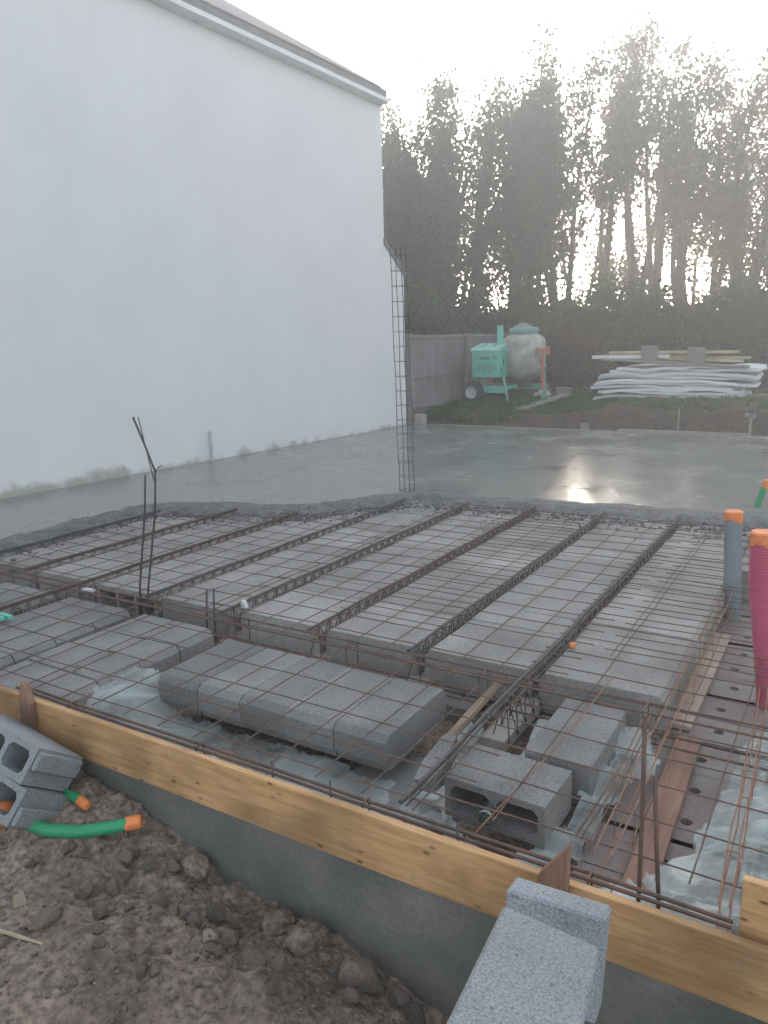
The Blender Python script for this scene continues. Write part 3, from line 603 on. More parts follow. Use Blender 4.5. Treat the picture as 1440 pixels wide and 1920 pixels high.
def PU(px,py,up):
    q=P(px,py,-.33)
    for _ in range(8): q=P(px,py,hgt(q.x,min(q.y,1.80))+up)
    q.y=min(q.y,1.815); return q
q0=PU(262,1540,.075); q1=PU(205,1552,.055); q2=PU(145,1560,.04); q3=PU(85,1556,.025); q4=PU(30,1535,.0); q5=q4+Vector((-.2,.0,-.06))
taped_pipe('green_conduit',[q5,q4,q3,q2,q1,q0],.025,GRN,'bright green conduit with orange taped end on the soil below the hollow blocks','conduit',.05,rib=.010,ra=.02)
q=PU(162,1510,.05); taped_pipe('green_conduit',[q+Vector((-.35,.05,-.05)),q+Vector((-.1,.02,0)),q],.018,GRN,'conduit end wrapped in orange tape poking out behind the hollow blocks','conduit',.05)
q=PU(8,1525,.03); mb=MB(); mb.lathe([(0,-.06),(.035,-.055),(.05,-.02),(.048,.02),(.03,.05),(0,.055)],14); o=mb.obj('orange_wrapped_end',ORT,smooth=True); o.location=q; o.rotation_euler=(R(60),R(20),0); tag(o,'faded orange taped bundle at the left edge under the hollow blocks','conduit end')
# ------------------------------------------------------------ polythene
def sheet(name,outline,zf,label,n=70,amp=.05,seed=1,lift=None):
    xs_=[p[0] for p in outline]; ys_=[p[1] for p in outline]; x0,x1,y0,y1=min(xs_),max(xs_),min(ys_),max(ys_)
    def inside(x,y):
        c=False; j=len(outline)-1
        for i in range(len(outline)):
            xi,yi=outline[i]; xj,yj=outline[j]
            if (yi>y)!=(yj>y) and x<(xj-xi)*(y-yi)/(yj-yi)+xi: c=not c
            j=i
        return c
    s=.014; nx=int((x1-x0)/s)+2; ny=int((y1-y0)/s)+2; V=[];ins=[]
    for j in range(ny):
        for i in range(nx):
            x=x0+i*s;y=y0+j*s
            wx=x+.05*fbm(x*3,y*3,seed,2); wy=y+.05*fbm(x*3,y*3,seed+7,2)
            ca_,sa_=math.cos(seed*1.3+.8*fbm(x,y,seed,2)),math.sin(seed*1.3+.8*fbm(x,y,seed,2)); u_=ca_*wx+sa_*wy; w2=-sa_*wx+ca_*wy; rd=1-abs(fbm(u_*1.5,w2*7,seed+2,2))*2.4; rd2=1-abs(fbm(u_*11,w2*5,seed+4,2))*2
            z=zf(x,y)+amp*(.45*max(-.2,rd)+.17*rd2+.3*fbm(x*2.5,y*2.5,seed,2))
            V.append((x+.012*fbm(x*5,y*5,seed+3,2),y+.012*fbm(x*5,y*5,seed+5,2),z)); ins.append(inside(wx,wy))
    V=np.array(V);ins=np.array(ins); i,j=np.meshgrid(np.arange(nx-1),np.arange(ny-1)); a=(j*nx+i).ravel(); F=np.stack([a,a+1,a+1+nx,a+nx],1)
    F=F[ins[F].all(1)]
    o=npmesh(name,V,F,POLY,smooth=True); return tag(o,label,'plastic sheet')
sheet('plastic_sheet',[(-3.02,2.02),(-3.0,2.42),(-2.86,2.52),(-2.80,2.46),(-2.6,2.44),(-1.45,2.44),(-1.42,2.2),(-1.62,2.05),(-1.8,2.22),(-2.15,2.10),(-2.4,1.97),(-2.85,1.94)],
      lambda x,y:-.285+.20*sst(-2.66,-2.92,x)*sst(1.98,2.2,y)+.05*sst(2.2,1.95,y),'crumpled clear plastic sheet under the crosswise filler blocks',amp=.038,seed=2)
def strip(pts,wd): 
    L=[];Rr=[]
    for i,(x,y) in enumerate(pts):
        a=pts[max(0,i-1)];b=pts[min(len(pts)-1,i+1)]; dx,dy=b[0]-a[0],b[1]-a[1]; h=math.hypot(dx,dy); w_=wd[i] if isinstance(wd,list) else wd
        L.append((x-dy/h*w_,y+dx/h*w_)); Rr.append((x+dy/h*w_,y-dx/h*w_))
    return L+Rr[::-1]
pm=[(-1.36,2.20),(-1.15,2.20),(-.95,2.10),(-.84,2.10),(-.74,2.28),(-.68,2.45),(-.66,2.66),(-.62,2.82),(-.68,3.02),(-.70,3.12)]
sheet('plastic_sheet',strip(pm,[.03,.05,.06,.09,.09,.055,.06,.09,.09,.03]),lambda x,y:-.255+.11*sst(2.0,3.0,y),'twisted strip of clear plastic curling around the two loose blocks',amp=.075,seed=5)
sheet('plastic_sheet',strip([(-1.04,2.62),(-1.05,2.8),(-1.06,2.95),(-1.05,3.08)],[.05,.06,.05,.04]),lambda x,y:-.25+.06*sst(2.7,3.0,y),'clear plastic scrap between the short joist end and the long loose block',amp=.07,seed=8)
sheet('plastic_sheet',strip([(-1.36,2.42),(-1.34,2.62),(-1.36,2.85),(-1.40,3.05)],[.08,.09,.08,.06]),lambda x,y:-.29,'clear plastic scrap beside the brown pole',amp=.05,seed=9)
sheet('plastic_sheet',[(-.62,2.0),(-.60,2.16),(-.42,2.40),(-.31,2.46),(-.33,2.62),(-.30,2.9),(-.27,3.2),(-.18,3.5),(.1,3.6),(.5,3.6),(.5,2.0),(-.1,1.99)],
      lambda x,y:-.235+.09*sst(-.4,-.1,x),'large crumpled clear plastic sheet under the mesh at the right edge',amp=.075,seed=11)
sheet('plastic_sheet',strip([(-1.02,1.99),(-.93,1.98),(-.86,1.975)],[.03,.045,.03]),lambda x,y:-.16,'small bluish plastic tuft sticking up right behind the board',amp=.09,seed=14)
sheet('plastic_sheet',strip([(-2.1,2.0),(-1.9,1.97),(-1.7,1.96),(-1.5,1.97)],[.02,.03,.03,.02]),lambda x,y:-.12,'narrow fold of plastic tucked along the middle of the board',amp=.05,seed=15)
# ------------------------------------------------------------ house
def W(y,z): return Vector((wallx(y),y,z))
house=empty('house',(wallx(6),6,0)); tag(house,'white rendered house with grey slate roof along the left of the slab','house')
def hchild(mb,name,mt,**k):
    mb.v=[(v[0],v[1],v[2]+(max(0,(11.6-v[1]))*.034 if v[2]>4.5 else 0)) for v in mb.v]
    mb.v=[(v[0]-house.location.x,v[1]-6,v[2]) for v in mb.v]; return mb.obj(name,mt,house,**k)
ZE=5.20; Y1=11.58; Y2=12.14; YN=-3
sl=math.tan(R(31.5)); ridge=4.3
mb=MB()
def prismx(poly,dx,mi=0):   # polygon on the wall plane (y,z), going dx inward
    n=len(poly); v=[W(y,z) for y,z in poly]+[W(y,z)+Vector((-dx,0,0)) for y,z in poly]
    mb.add(v,[tuple(range(n)),tuple(range(2*n-1,n-1,-1))]+[(i,(i+1)%n,(i+1)%n+n,i+n) for i in range(n)],mi)
prismx([(YN,-.6),(Y2,-.6),(Y2,2.58),(Y1,3.06),(Y1,ZE),(YN,ZE)],8.6)
# gable end above the eaves
v=[W(Y1,ZE),W(Y1,ZE)+Vector((-8.6,0,0)),W(Y1,ZE)+Vector((-4.3,0,4.3*sl))]; v2=[a+Vector((0,-.3,0)) for a in v]
mb.add(v+v2,[(0,1,2),(3,5,4),(0,3,4,1),(1,4,5,2),(2,5,3,0)])
hchild(mb,'wall',HWALL)
mb=MB()   # gutter and fascia
for (o0,o1,za,zb,m_) in((.0,.06,ZE-.045,ZE+.03,0),(.06,.17,ZE-.04,ZE+.04,0)):
    v=[W(y,z)+Vector((ox,0,0)) for y in(YN,Y1-.03) for ox,z in((o0,za),(o1,za+.02),(o1,zb),(o0,zb))]
    mb.add(v,[(0,1,2,3),(7,6,5,4),(0,4,5,1),(1,5,6,2),(2,6,7,3),(3,7,4,0)])
hchild(mb,'gutter',WHT2)
mb=MB()
n=30
def slab_roof(x0,z0,x1,z1,th,ya,yb,mi=0):
    v=[]
    for y in(ya,yb):
        wx=wallx(y)
        v+=[(wx+x0,y,z0),(wx+x1,y,z1),(wx+x1,y,z1+th),(wx+x0,y,z0+th)]
    mb.add(v,[(0,1,2,3),(7,6,5,4),(0,4,5,1),(1,5,6,2),(2,6,7,3),(3,7,4,0)],mi)
slab_roof(.12,ZE+.055,-4.3,ZE+.055+4.42*sl,.11,YN,Y1-.0)
slab_roof(-8.8,ZE-.05,-4.3,ZE+.055+4.42*sl,.09,YN,Y1-.0)
for k in range(26):    # slate courses
    d=.12-.0-(k)*.17; zz=ZE+.055+(.12-d)*sl+.11
    slab_roof(d+.01,zz+.002,d-.20,zz+.21*sl+.004,.012,YN,Y1-.02)
hchild(mb,'roof',SLATE)
mb=MB()
v=[]
for ox in(.03,-8.6):
    v+=[W(Y1-.02,3.06)+Vector((ox,0,0)),W(Y2+.03,2.56)+Vector((ox,0,0)),W(Y2+.03,2.64)+Vector((ox,0,0)),W(Y1-.02,3.16)+Vector((ox,0,0))]
mb.add(v,[(0,1,2,3),(7,6,5,4),(0,4,5,1),(1,5,6,2),(2,6,7,3),(3,7,4,0)])
hchild(mb,'rear_roof',SLATE)
# ------------------------------------------------------------ fence
t=empty('wooden_fence',(-7.0,12.2,0)); tag(t,'grey weathered wooden fence running back from the house corner','fence')
fa=Vector((-6.98,12.25)); fz=Vector((-7.38,19.5)); fd=(fz-fa); FL=fd.length; fd=fd/FL; fn=Vector((fd.y,-fd.x))
mb=MB(); k=0; s=0
rd=random.Random(8)
while s<FL:
    w_=.115; p=fa+fd*s; q=fa+fd*(s+w_-.006); zt=1.52+rd.uniform(-.006,.006); th=.018+rd.uniform(-.003,.003)
    v=[]
    for a in(p,q):
        for o_ in(0,th):
            b=a+fn*o_-fa.copy()*0
            v+=[(b.x+7.0,b.y-12.2,.02),(b.x+7.0,b.y-12.2,zt)]
    mb.add(v,[(0,1,3,2),(4,6,7,5),(0,4,5,1),(2,3,7,6),(1,5,7,3),(0,2,6,4)]); s+=w_
mb.obj('fence_boards',FENCE,t)
for zr,h_ in((1.52,.06),(.80,.045),(.24,.05)):
    mb=MB(); v=[]
    for a in(fa,fz):
        for o_ in(.022,.06):
            b=a+fn*o_; v+=[(b.x+7.0,b.y-12.2,zr),(b.x+7.0,b.y-12.2,zr+h_)]
    mb.add(v,[(0,1,3,2),(4,6,7,5),(0,4,5,1),(2,3,7,6),(1,5,7,3),(0,2,6,4)]); mb.obj('rail',FENCE,t)
for s in(.05,2.75,5.4):
    b=fa+fd*s+fn*.06; mb=MB(); mb.box(b.x+7.0-.035,b.y-12.2-.035,0,b.x+7.0+.035,b.y-12.2+.035,1.6); mb.obj('post',FENCE,t)
# ------------------------------------------------------------ concrete mixer
mx_=empty('concrete_mixer',(-5.985,14.58,.205)); mx_.scale=(.95,.95,.95); tag(mx_,'teal tow-along concrete mixer with cement coated drum parked by the fence','concrete mixer')
mb=MB(); mb.box(-.71,-.22,.545,-.10,.34,1.10,ch=.015); ebx=mb.obj('engine_box',TEAL,mx_)
mb=MB(); mb.prism([(-.24,1.09),(-.24,1.115),(-.20,1.15),(.30,1.245),(.355,1.23),(.355,1.09)],-.725,-.085,'x'); mb.obj('box_lid',TEALL,ebx)
for x in(-.52,-.27):
    mb=MB(); mb.tube([(x,-.10,1.17),(x+.01,-.10,1.205),(x+.03,.06,1.235),(x+.03,.06,1.20)],.012,6); mb.obj('lid_handle',TEALD,ebx)
mb=MB()
for r_ in range(-4,5):
    for c_ in range(-5,6):
        if abs(r_)/4.6+abs(c_)/5.6<=1.0:
            x=-.41+c_*.05+(.025 if r_%2 else 0); z=.735+r_*.031; mb.box(x-.015,-.2235,z-.006,x+.015,-.2205,z+.006)
mb.obj('vent_grille',GAP,ebx)
mb=MB(); mb.box(-.50,-.2235,.965,-.33,-.2205,.985); mb.obj('red_lettering',RED,ebx)
mb=MB(); mb.box(-.53,-.2235,.92,-.31,-.2205,.945); mb.box(-.66,-.2235,.965,-.60,-.2205,.978); mb.box(-.24,-.2235,.965,-.15,-.2205,.978); mb.box(-.24,-.2235,.93,-.15,-.2205,.94); mb.obj('dark_lettering',GAP,ebx)
mb=MB(); mb.box(-.0985,.0,.80,-.094,.06,.92); mb.box(-.0985,-.10,.66,-.094,-.06,.74); mb.obj('latch',GAP,ebx)
mb=MB(); mb.box(-.30,.16,1.1,-.17,.20,1.60,ch=.006); mb.obj('yoke_arm',TEAL,mx_)
mb=MB(); dx,dy=.12,.62
Tm=Matrix.Translation((dx,dy,0))
mb.lathe([(.0,.46),(.18,.46),(.30,.52),(.41,.66),(.455,.80),(.46,.985)],36,0,Tm); mb.lathe([(.46,1.005),(.455,1.25),(.43,1.33),(.34,1.395),(.29,1.41),(.285,1.46)],36,0,Tm)
dr=mb.obj('drum',DRUM,mx_,smooth=True,fix=True)
mb=MB(); mb.lathe([(.46,.975),(.48,.975),(.48,1.012),(.46,1.012)],36,0,Tm); mb.obj('seam_band',DRUM,dr)
mb=MB(); mb.lathe([(.27,1.44),(.30,1.43),(.315,1.47),(.315,1.53),(.30,1.55),(.27,1.55),(.265,1.46)],36,0,Tm); mb.obj('mouth_ring',TEALD,dr,smooth=False)
mb=MB(); mb.lathe([(.265,1.53),(.23,1.55),(.15,1.60),(.07,1.645),(0,1.655)],18,0,Matrix.Translation((dx-.02,dy,0))); mb.obj('rubble_heap',BLK,dr,smooth=True)
mb=MB(); mb.lathe([(.0,.30),(.12,.30),(.14,.38),(.14,.47)],20,0,Tm); mb.obj('drum_hub',DKST,mx_)
for a_,b_,nm in (((-.05,-.10,.58),(.12,-.22,.0),'leg'),((.50,.55,.75),(.63,.62,.05),'leg'),((.46,.9,.78),(.50,1.0,.05),'leg')):
    mb=MB(); mb.tube([a_,b_],.032,6); mb.obj(nm,TEALD,mx_)
mb=MB(); mb.box(-.60,-.10,.22,.02,-.03,.37,ch=.006); mb.box(-.58,.95,.24,.45,1.01,.36); mb.box(-.05,-.08,.30,.03,1.0,.36); mb.box(-.62,-.06,.24,-.55,1.0,.33); mb.obj('chassis',TEAL,mx_)
mb=MB(); mb.box(-.50,-.05,.36,-.43,.0,.56); mb.box(-.66,.0,.36,-.6,.05,.56); mb.obj('box_support',TEALD,mx_)
mb=MB(); mb.box(-.43,-.06,.38,-.31,.02,.44); mb.box(-.37,-.05,.44,-.34,.01,.54); mb.obj('red_bracket',RED,mx_)
for yy in(-.30,1.12):
    wh=empty('wheel',(-.66,yy,.245)); wh.parent=mx_
    Tw=Matrix.Rotation(R(90),4,'X')@Matrix.Translation((0,0,-.06))
    mb=MB(); mb.lathe([(.13,0),(.20,-.005),(.235,.01),(.245,.03),(.245,.09),(.235,.11),(.20,.125),(.13,.12)],30,0,Tw); mb.obj('tyre',BLACK,wh,smooth=True)
    mb=MB(); mb.lathe([(0,.03),(.03,.03),(.035,.05),(.10,.06),(.13,.0),(.13,.12),(.115,.118),(.10,.085),(.05,.07),(.035,.12),(0,.12)],24,0,Tw); mb.obj('rim',RIM,wh)
mb=MB(); mb.tube([(-.66,-.30,.245),(-.66,1.12,.245)],.02,8); mb.obj('axle',DKST,mx_)
mb=MB(); mb.tube([(.665,.30,.28),(.655,.30,1.10)],.028,8); mb.tube([(.50,.34,1.08),(.76,.30,1.08)],.022,8); mb.box(.74,.26,.99,.80,.34,1.16); mb.tube([(.54,.3,.98),(.54,.3,1.14)],.022,6); mb.tube([(.66,.3,.7),(.6,.35,.95)],.016,6); mb.obj('tilting_lever',RED,mx_)
mb=MB(); mb.tube([(.68,.30,.0),(.665,.30,.30)],.02,6); mb.tube([(.45,.45,.88),(.66,.32,.86)],.018,6); mb.obj('lever_foot',TEALD,mx_)
mb=MB(); mb.lathe([(0,0),(.04,0),(.04,.05),(0,.05)],12,0,Matrix.Translation((.60,.52,.76))@Matrix.Rotation(R(90),4,'Y')); mb.obj('pivot',TEALD,mx_)
# yard odds and ends
q=PY(1025,738,16.3); gz=hgt(q.x,16.3)
shard('broken_block',[(-.13,0),(.12,0),(.10,.12),(.0,.30),(-.03,.31),(-.12,.10)],.10,(q.x-.02,16.45,gz),(R(90),0,R(8)),'broken grey block with pointed top on the grass right of the mixer')
mb=MB(); mb.box(-.16,-.1,0,.16,.1,.2,ch=.01); o=mb.obj('grey_block',BLK); o.location=(q.x+.28,16.6,gz+.02); o.rotation_euler=(0,R(4),.1); tag(o,'grey block lying behind the white bag near the mixer','concrete block')
V=[];mb=MB(); 
n1,n2=14,20
for i in range(n1+1):
    for j in range(n2):
        th=math.pi*i/n1; ph=2*math.pi*j/n2; d_=Vector((math.sin(th)*math.cos(ph),math.sin(th)*math.sin(ph),math.cos(th))); r_=1+.28*fbm(d_.x*2,d_.y*2,d_.z*2,3)
        mb.v.append((d_.x*.19*r_,d_.y*.14*r_,max(-.05,d_.z*.13*r_)))
for i in range(n1):
    for j in range(n2): mb.f.append((i*n2+j,i*n2+(j+1)%n2,(i+1)*n2+(j+1)%n2,(i+1)*n2+j)); mb.m.append(0)
o=mb.obj('white_bag',WHITE,smooth=True); o.location=(q.x-.02,16.05,gz+.06); tag(o,'crumpled white bag on the grass between mixer and plank','bag')
a_=P(975,776,.12); b_=P(1068,745,.20)
mb=MB(); L_=(b_-a_).length; mb.box(-.10,0,-.02,.10,2.75,.02,ch=.003); o=mb.obj('grass_plank',GRYW); d_=(b_-a_); o.location=(a_.x,a_.y,hgt(a_.x,a_.y)+.045); o.rotation_euler=(math.atan2(.02,2.7)+.015,0,math.atan2(-d_.x,d_.y)); o.name='wooden_plank'; tag(o,'pale wooden plank lying on the grass in front of the mixer','plank')
for (px,py,wd,hh,lb,mt) in((775,797,.19,.17,'pale block at the far left corner of the wet slab by the house','BLK'),(1095,806,.12,.10,'small square block on the far edge of the slab','BLK')):
    q=P(px,py,.0); mb=MB(); mb.box(-wd/2,0,-.05,wd/2,.12,hh,ch=.006); o=mb.obj('edge_block',BLK if px>800 else HEEL); o.location=(q.x,12.36,0); tag(o,lb,'block')
for px,lb,h_,w_ in((1266,'thin pale stake in the bare earth behind the slab',.27,.011),(1408,'short pale stake with splayed top near the right end of the slab',.20,.02)):
    q=P(px,812,.0); mb=MB(); mb.box(-w_,-w_,-.1,w_,w_,h_+.1); 
    if px>1300: mb.box(-.08,-.02,h_+.06,.0,.02,h_+.11); mb.box(.0,-.02,h_+.05,.07,.02,h_+.10)
    o=mb.obj('marker_stake',GRYW); o.location=(q.x,12.6,.0); tag(o,lb,'stake')
a_=P(1180,805,0.02); mb=MB(); mb.box(-.95,-.04,0,.95,.04,.03,ch=.003); o=mb.obj('lying_batten',GRYW); o.location=(a_.x+.8,12.42,.0); tag(o,'pale batten lying along the far edge of the slab at the right','batten')
# ------------------------------------------------------------ sheet stack and timber
rd=random.Random(21)
def foam(x0,x1,y0,y1,z,th,rz,seed,label,tilt=0,cut=0):
    mb=MB(); n=26; m=6; top=[];
    for side in(0,1):
        for j in range(m+1):
            for i in range(n+1):
                u=i/n; v_=j/m; x=x0+(x1-x0)*u+(.10*fbm(v_*3,seed,1,2) if i in(0,n) else 0); y=y0+(y1-y0)*v_+.05*fbm(u*3,seed*1.3,4,3)*(1 if j in(0,m) else 0)
                xm=x-(x0+x1)/2
                zz=z+tilt*xm+.05*fbm(x*1.1,y*.8,5+seed*.12,3)+.018*fbm(x*2.3,y*2,seed,2)-.05*(abs(xm)/((x1-x0)/2))**3*rd2[seed%7]+(th if side else 0)
                mb.v.append((x,y,zz))
    k=(n+1)*(m+1)
    for j in range(m):
        for i in range(n):
            a=j*(n+1)+i; mb.f.append((a,a+n+1,a+n+2,a+1)); mb.f.append((k+a,k+a+1,k+a+n+2,k+a+n+1)); mb.m+=[0,0]
    for i in range(n): 
        mb.f.append((i,i+1,k+i+1,k+i)); a=m*(n+1)+i; mb.f.append((a+1,a,k+a,k+a+1)); mb.m+=[0,0]
    for j in range(m):
        a=j*(n+1); mb.f.append((a+n+1,a,k+a,k+a+n+1)); a=j*(n+1)+n; mb.f.append((a,a+n+1,k+a+n+1,k+a)); mb.m+=[0,0]
    o=mb.obj('foam_sheet',SHEETM[seed%3],fix=False); o.rotation_euler=(0,0,rz); return tag(o,label,'insulation sheet','white sheets stacked behind the slab')
SHEETM=[mat('white_foam',[(.70,.73,.76),(.80,.82,.84)],3,.6,.2,10),mat('off_white_foam',[(.60,.62,.64),(.72,.74,.75)],3,.6,.2,10),mat('cool_white_foam',[(.72,.76,.80),(.80,.84,.87)],3,.5,.2,10)]
rd2=[.4,1,.7,1.2,.2,.9,.5]
ns=10; SL='white flexible sheet, %s from the bottom of the untidy sheet stack'
for k in range(ns):
    f_=k/(ns-1); z=.235+f_*.56; xa=-4.62+rd.uniform(-.16,.14); xb=-1.80+rd.uniform(-.22,.20)
    if k in(3,6): xa-=.15
    if k>7: xb+=.18; xa+=.15
    foam(xa,xb,16.3+rd.uniform(-.08,.10),17.3+rd.uniform(-.1,.1),z,.048+.014*rd.random(),rd.uniform(-.004,.004),k+3,SL%ORD[k+1],tilt=rd.uniform(-.014,.014))
for x in(-4.2,-3.2,-2.3):
    mb=MB(); mb.box(x-.05,16.35,.05,x+.05,17.2,.225); tag(mb.obj('bearer',GRYW),'grey timber bearer under the white sheet stack, '+{-4.2:'left',-3.2:'middle',-2.3:'right'}[x],'bearer')
def plank(xa,za,xb,zb,y,w_,th,label,mt=TIMB,name='timber_plank'):
    L_=math.hypot(xb-xa,zb-za); mb=MB(); mb.box(-L_/2,-w_/2,-th/2,L_/2,w_/2,th/2,ch=.003); o=mb.obj(name,mt); o.location=((xa+xb)/2,y,(za+zb)/2); o.rotation_euler=(0,-math.atan2(zb-za,xb-xa),rd.uniform(-.01,.01)); return tag(o,label,'plank','planks on top of the white sheets')
plank(-4.58,1.00,-1.80,.83,16.35,.22,.045,'lowest slanting plank resting on the white sheets',GRYW)
plank(-4.40,1.03,-1.95,.93,16.62,.16,.05,'second plank from the bottom on the white sheets')
plank(-4.60,1.055,-1.85,.985,16.85,.16,.05,'plank with a notched end in the middle of the plank pile',TIMB)
plank(-4.85,1.04,-3.3,1.04,16.5,.12,.07,'white ended plank sticking out left of the plank pile',WHT2)
plank(-4.55,1.125,-2.05,1.105,16.72,.14,.055,'yellowish top plank of the pile on the white sheets',wood('yellow_timber',(.42,.36,.17),(.52,.46,.25),(.6,.54,.32),'x',False))
for x,z_,lb in((-3.665,.955,'left grey block weighing down the planks'),(-2.785,.905,'right grey block weighing down the planks')):
    mb=MB(); mb.box(-.15,-.09,0,.15,.09,.29,ch=.006); o=mb.obj('weight_block',BLK); o.location=(x,16.37,z_+.015); o.rotation_euler=(0,R(3.5),0); tag(o,lb,'concrete block')
q=PY(1420,752,16.6); mb=MB(); mb.box(-.5,-.2,0,.6,.2,.14,ch=.01); o=mb.obj('stone_slab',WALLB); o.location=(q.x+.25,16.6,.16); tag(o,'low grey slab lying right of the white sheet stack','slab')
# ------------------------------------------------------------ vegetation
RS=np.random.RandomState(7)
def leaves(cent,rad,per,size,asp=1.5,hang=.5,rs=RS,fall=1.0):
    n=len(cent)*per; c=np.repeat(cent,per,0); r=np.repeat(rad,per)[:,None]
    p=c+rs.normal(size=(n,3))*r*np.array([.62,.62,.85])*fall
    a=rs.normal(size=(n,3)); a[:,2]-=hang*2; a/=np.linalg.norm(a,axis=1)[:,None]
    b=rs.normal(size=(n,3)); b-=a*(a*b).sum(1)[:,None]; b/=np.linalg.norm(b,axis=1)[:,None]
    s=(size*(.6+.8*rs.rand(n,1))); a*=s*asp/2; b*=s/2
    V=np.stack([p-a,p+b*.9-a*.1,p+a,p-b*.9-a*.1],1).reshape(-1,3); F=np.arange(n*4).reshape(-1,4); return V,F
def tree(px,dist,top,width,label,mt,seed,cbase=.45,dens=1.0,low=.25,group='tall trees in the row behind the yard'):
    rs=np.random.RandomState(seed); rd=random.Random(seed); q=PD(px,dist); t=empty('tree',(q.x,q.y,0)); tag(t,label,'tree',group)
    d=ray(px,640); 
    H=HEYE+(638-top)/FPX*dist-.80
    mb=MB(); cents=[];rads=[]
    nl=rd.choice([2,3,3,4])
    tr=.10+.05*rd.random()
    fork=H*rd.uniform(.16,.30)
    mb.tube([(0,0,-.3),(.03,.02,fork*.5),(.0,0,fork)],tr,8,rs=[tr*1.3,tr,tr*.85])
    for k in range(nl):
        an=rd.uniform(0,6.28); sp=width*rd.uniform(.25,.62); hh=H*rd.uniform(.72,.98) if k else H*.97
        pts=[];m=9
        for i in range(m+1):
            f=i/m; z=fork+(hh-fork)*f; r_=sp*(f**.7); pts.append(Vector((math.cos(an)*r_+.10*math.sin(f*7+k)*f,math.sin(an)*r_+.1*math.cos(f*6+k)*f,z)))
        mb.tube(pts,.05,6,rs=[tr*.75*(1-.85*i/m)+.006 for i in range(m+1)])
        for i in range(1,m+1):
            p=pts[i]; f=i/m; zrel=p.z/H
            nb=rd.choice([1,2,2]) 
            for _ in range(nb):
                a2=rd.uniform(0,6.28); ln=width*rd.uniform(.18,.50)*(1-.20*f)*(1.0 if zrel>cbase else .55); e=p+Vector((math.cos(a2)*ln,math.sin(a2)*ln,ln*rd.uniform(.1,.8)))
                mb.tube([p,p.lerp(e,.5)+Vector((0,0,.05)),e],.012,4,rs=[.020,.012,.005],cap=False)
                if zrel>cbase or rd.random()<low:
                    cents.append(e); rads.append(rd.uniform(.22,.55)*(width/2.0)**.5)
                    if rd.random()<.4: cents.append(p.lerp(e,.4)+Vector((rd.uniform(-.2,.2),rd.uniform(-.2,.2),rd.uniform(-.2,.3)))); rads.append(rd.uniform(.14,.32)*(width/2.0)**.5)
            if zrel>cbase or rd.random()<low*1.2: cents.append(p+Vector((0,0,.1))); rads.append(rd.uniform(.20,.36))
    cents=np.array([tuple(c) for c in cents]); rads=np.array(rads)
    mb.obj('trunk',BARK,t,smooth=True)
    V,F=leaves(cents,rads,int(88*dens),.078,1.6,.7,rs,.92); npmesh('crown',V,F,mt,t)
    # wispy outliers
    return t
TL=[(700,20.5,230,1.7,LEAF,.30,1.1,.6,'left end tree half hidden by the house corner'),
(748,20.5,205,1.5,LEAF,.25,1.0,.65,'dense dark tree just right of the house corner'),
(792,21.5,190,1.6,LEAF,.25,1.0,.65,'second dense tree from the house corner'),
(836,20.5,168,1.3,LEAF,.30,1.0,.5,'narrow pointed tree, third from the house corner'),
(886,22,176,2.1,LEAF,.46,1.15,.30,'broad topped tree behind the left part of the mixer'),
(944,21,158,2.0,LEAF,.52,1.15,.18,'full dark tree behind the mixer drum'),
(1004,22,190,2.2,LEAF,.42,1.15,.12,'shorter tree filling the dip right of the mixer'),
(968,23,185,2.0,LEAF,.40,1.1,.2,'tree filling the row right behind the mixer drum'),
(1052,21,110,1.8,LEAF,.54,1.05,.08,'tall tree with dense crown and open sky below, left of the plank pile'),
(1118,22,98,1.7,LEAF,.55,1.0,.06,'tall tree above the left end of the white sheets'),
(1190,21,66,1.6,LEAF,.58,.85,.04,'tallest thin crowned tree over the left grey block, sky around its trunk'),
(1222,23,90,1.3,LEAF,.60,.7,.10,'sparse feathery tree just right of the tallest thin tree'),
(1270,21.5,142,1.9,LEAF,.54,1.0,.15,'round topped tree above the right grey block'),
(1330,22,128,1.9,LEAF2,.42,1.05,.45,'wide tree with warm tinted leaves above the right end of the sheets'),
(1388,20,85,1.8,LEAF2,.30,1.05,.7,'heavy leafy tree with low branches near the right edge'),
(1440,21.5,48,1.9,LEAF2,.30,1.0,.6,'tallest tree of the row, cut by the right edge'),
(1530,21,60,2.0,LEAF2,.3,1,.6,'tree beyond the right edge of the view'),
(1625,22,90,2.2,LEAF2,.3,1,.6,'farther tree beyond the right edge of the view')]
for k,(px,ds,tp,wd,mt,cb,dn,lw,lb) in enumerate(TL): tree(px,ds,tp,wd,lb,mt,100+k,cb,dn,lw)
BK=[(770,25,330,2.6,'back row tree seen between the dense trees by the house'),(860,26,330,2.6,'back row tree behind the narrow pointed tree'),(960,26,350,2.6,'back row tree behind the mixer drum'),(1080,26,300,2.4,'back row tree between the tall crowns left of centre'),(1170,27,420,2.0,'back row tree seen low behind the tallest thin tree'),(1290,26,300,2.6,'back row tree behind the round topped tree'),(1380,26,280,2.6,'back row tree deep behind the right edge trees'),(1470,26,200,2.6,'back row tree beyond the right edge')]
for k,(px,ds,tp,wd,lb) in enumerate(BK): tree(px,ds,tp,wd,lb,LEAF,300+k,.60,.8,.03)
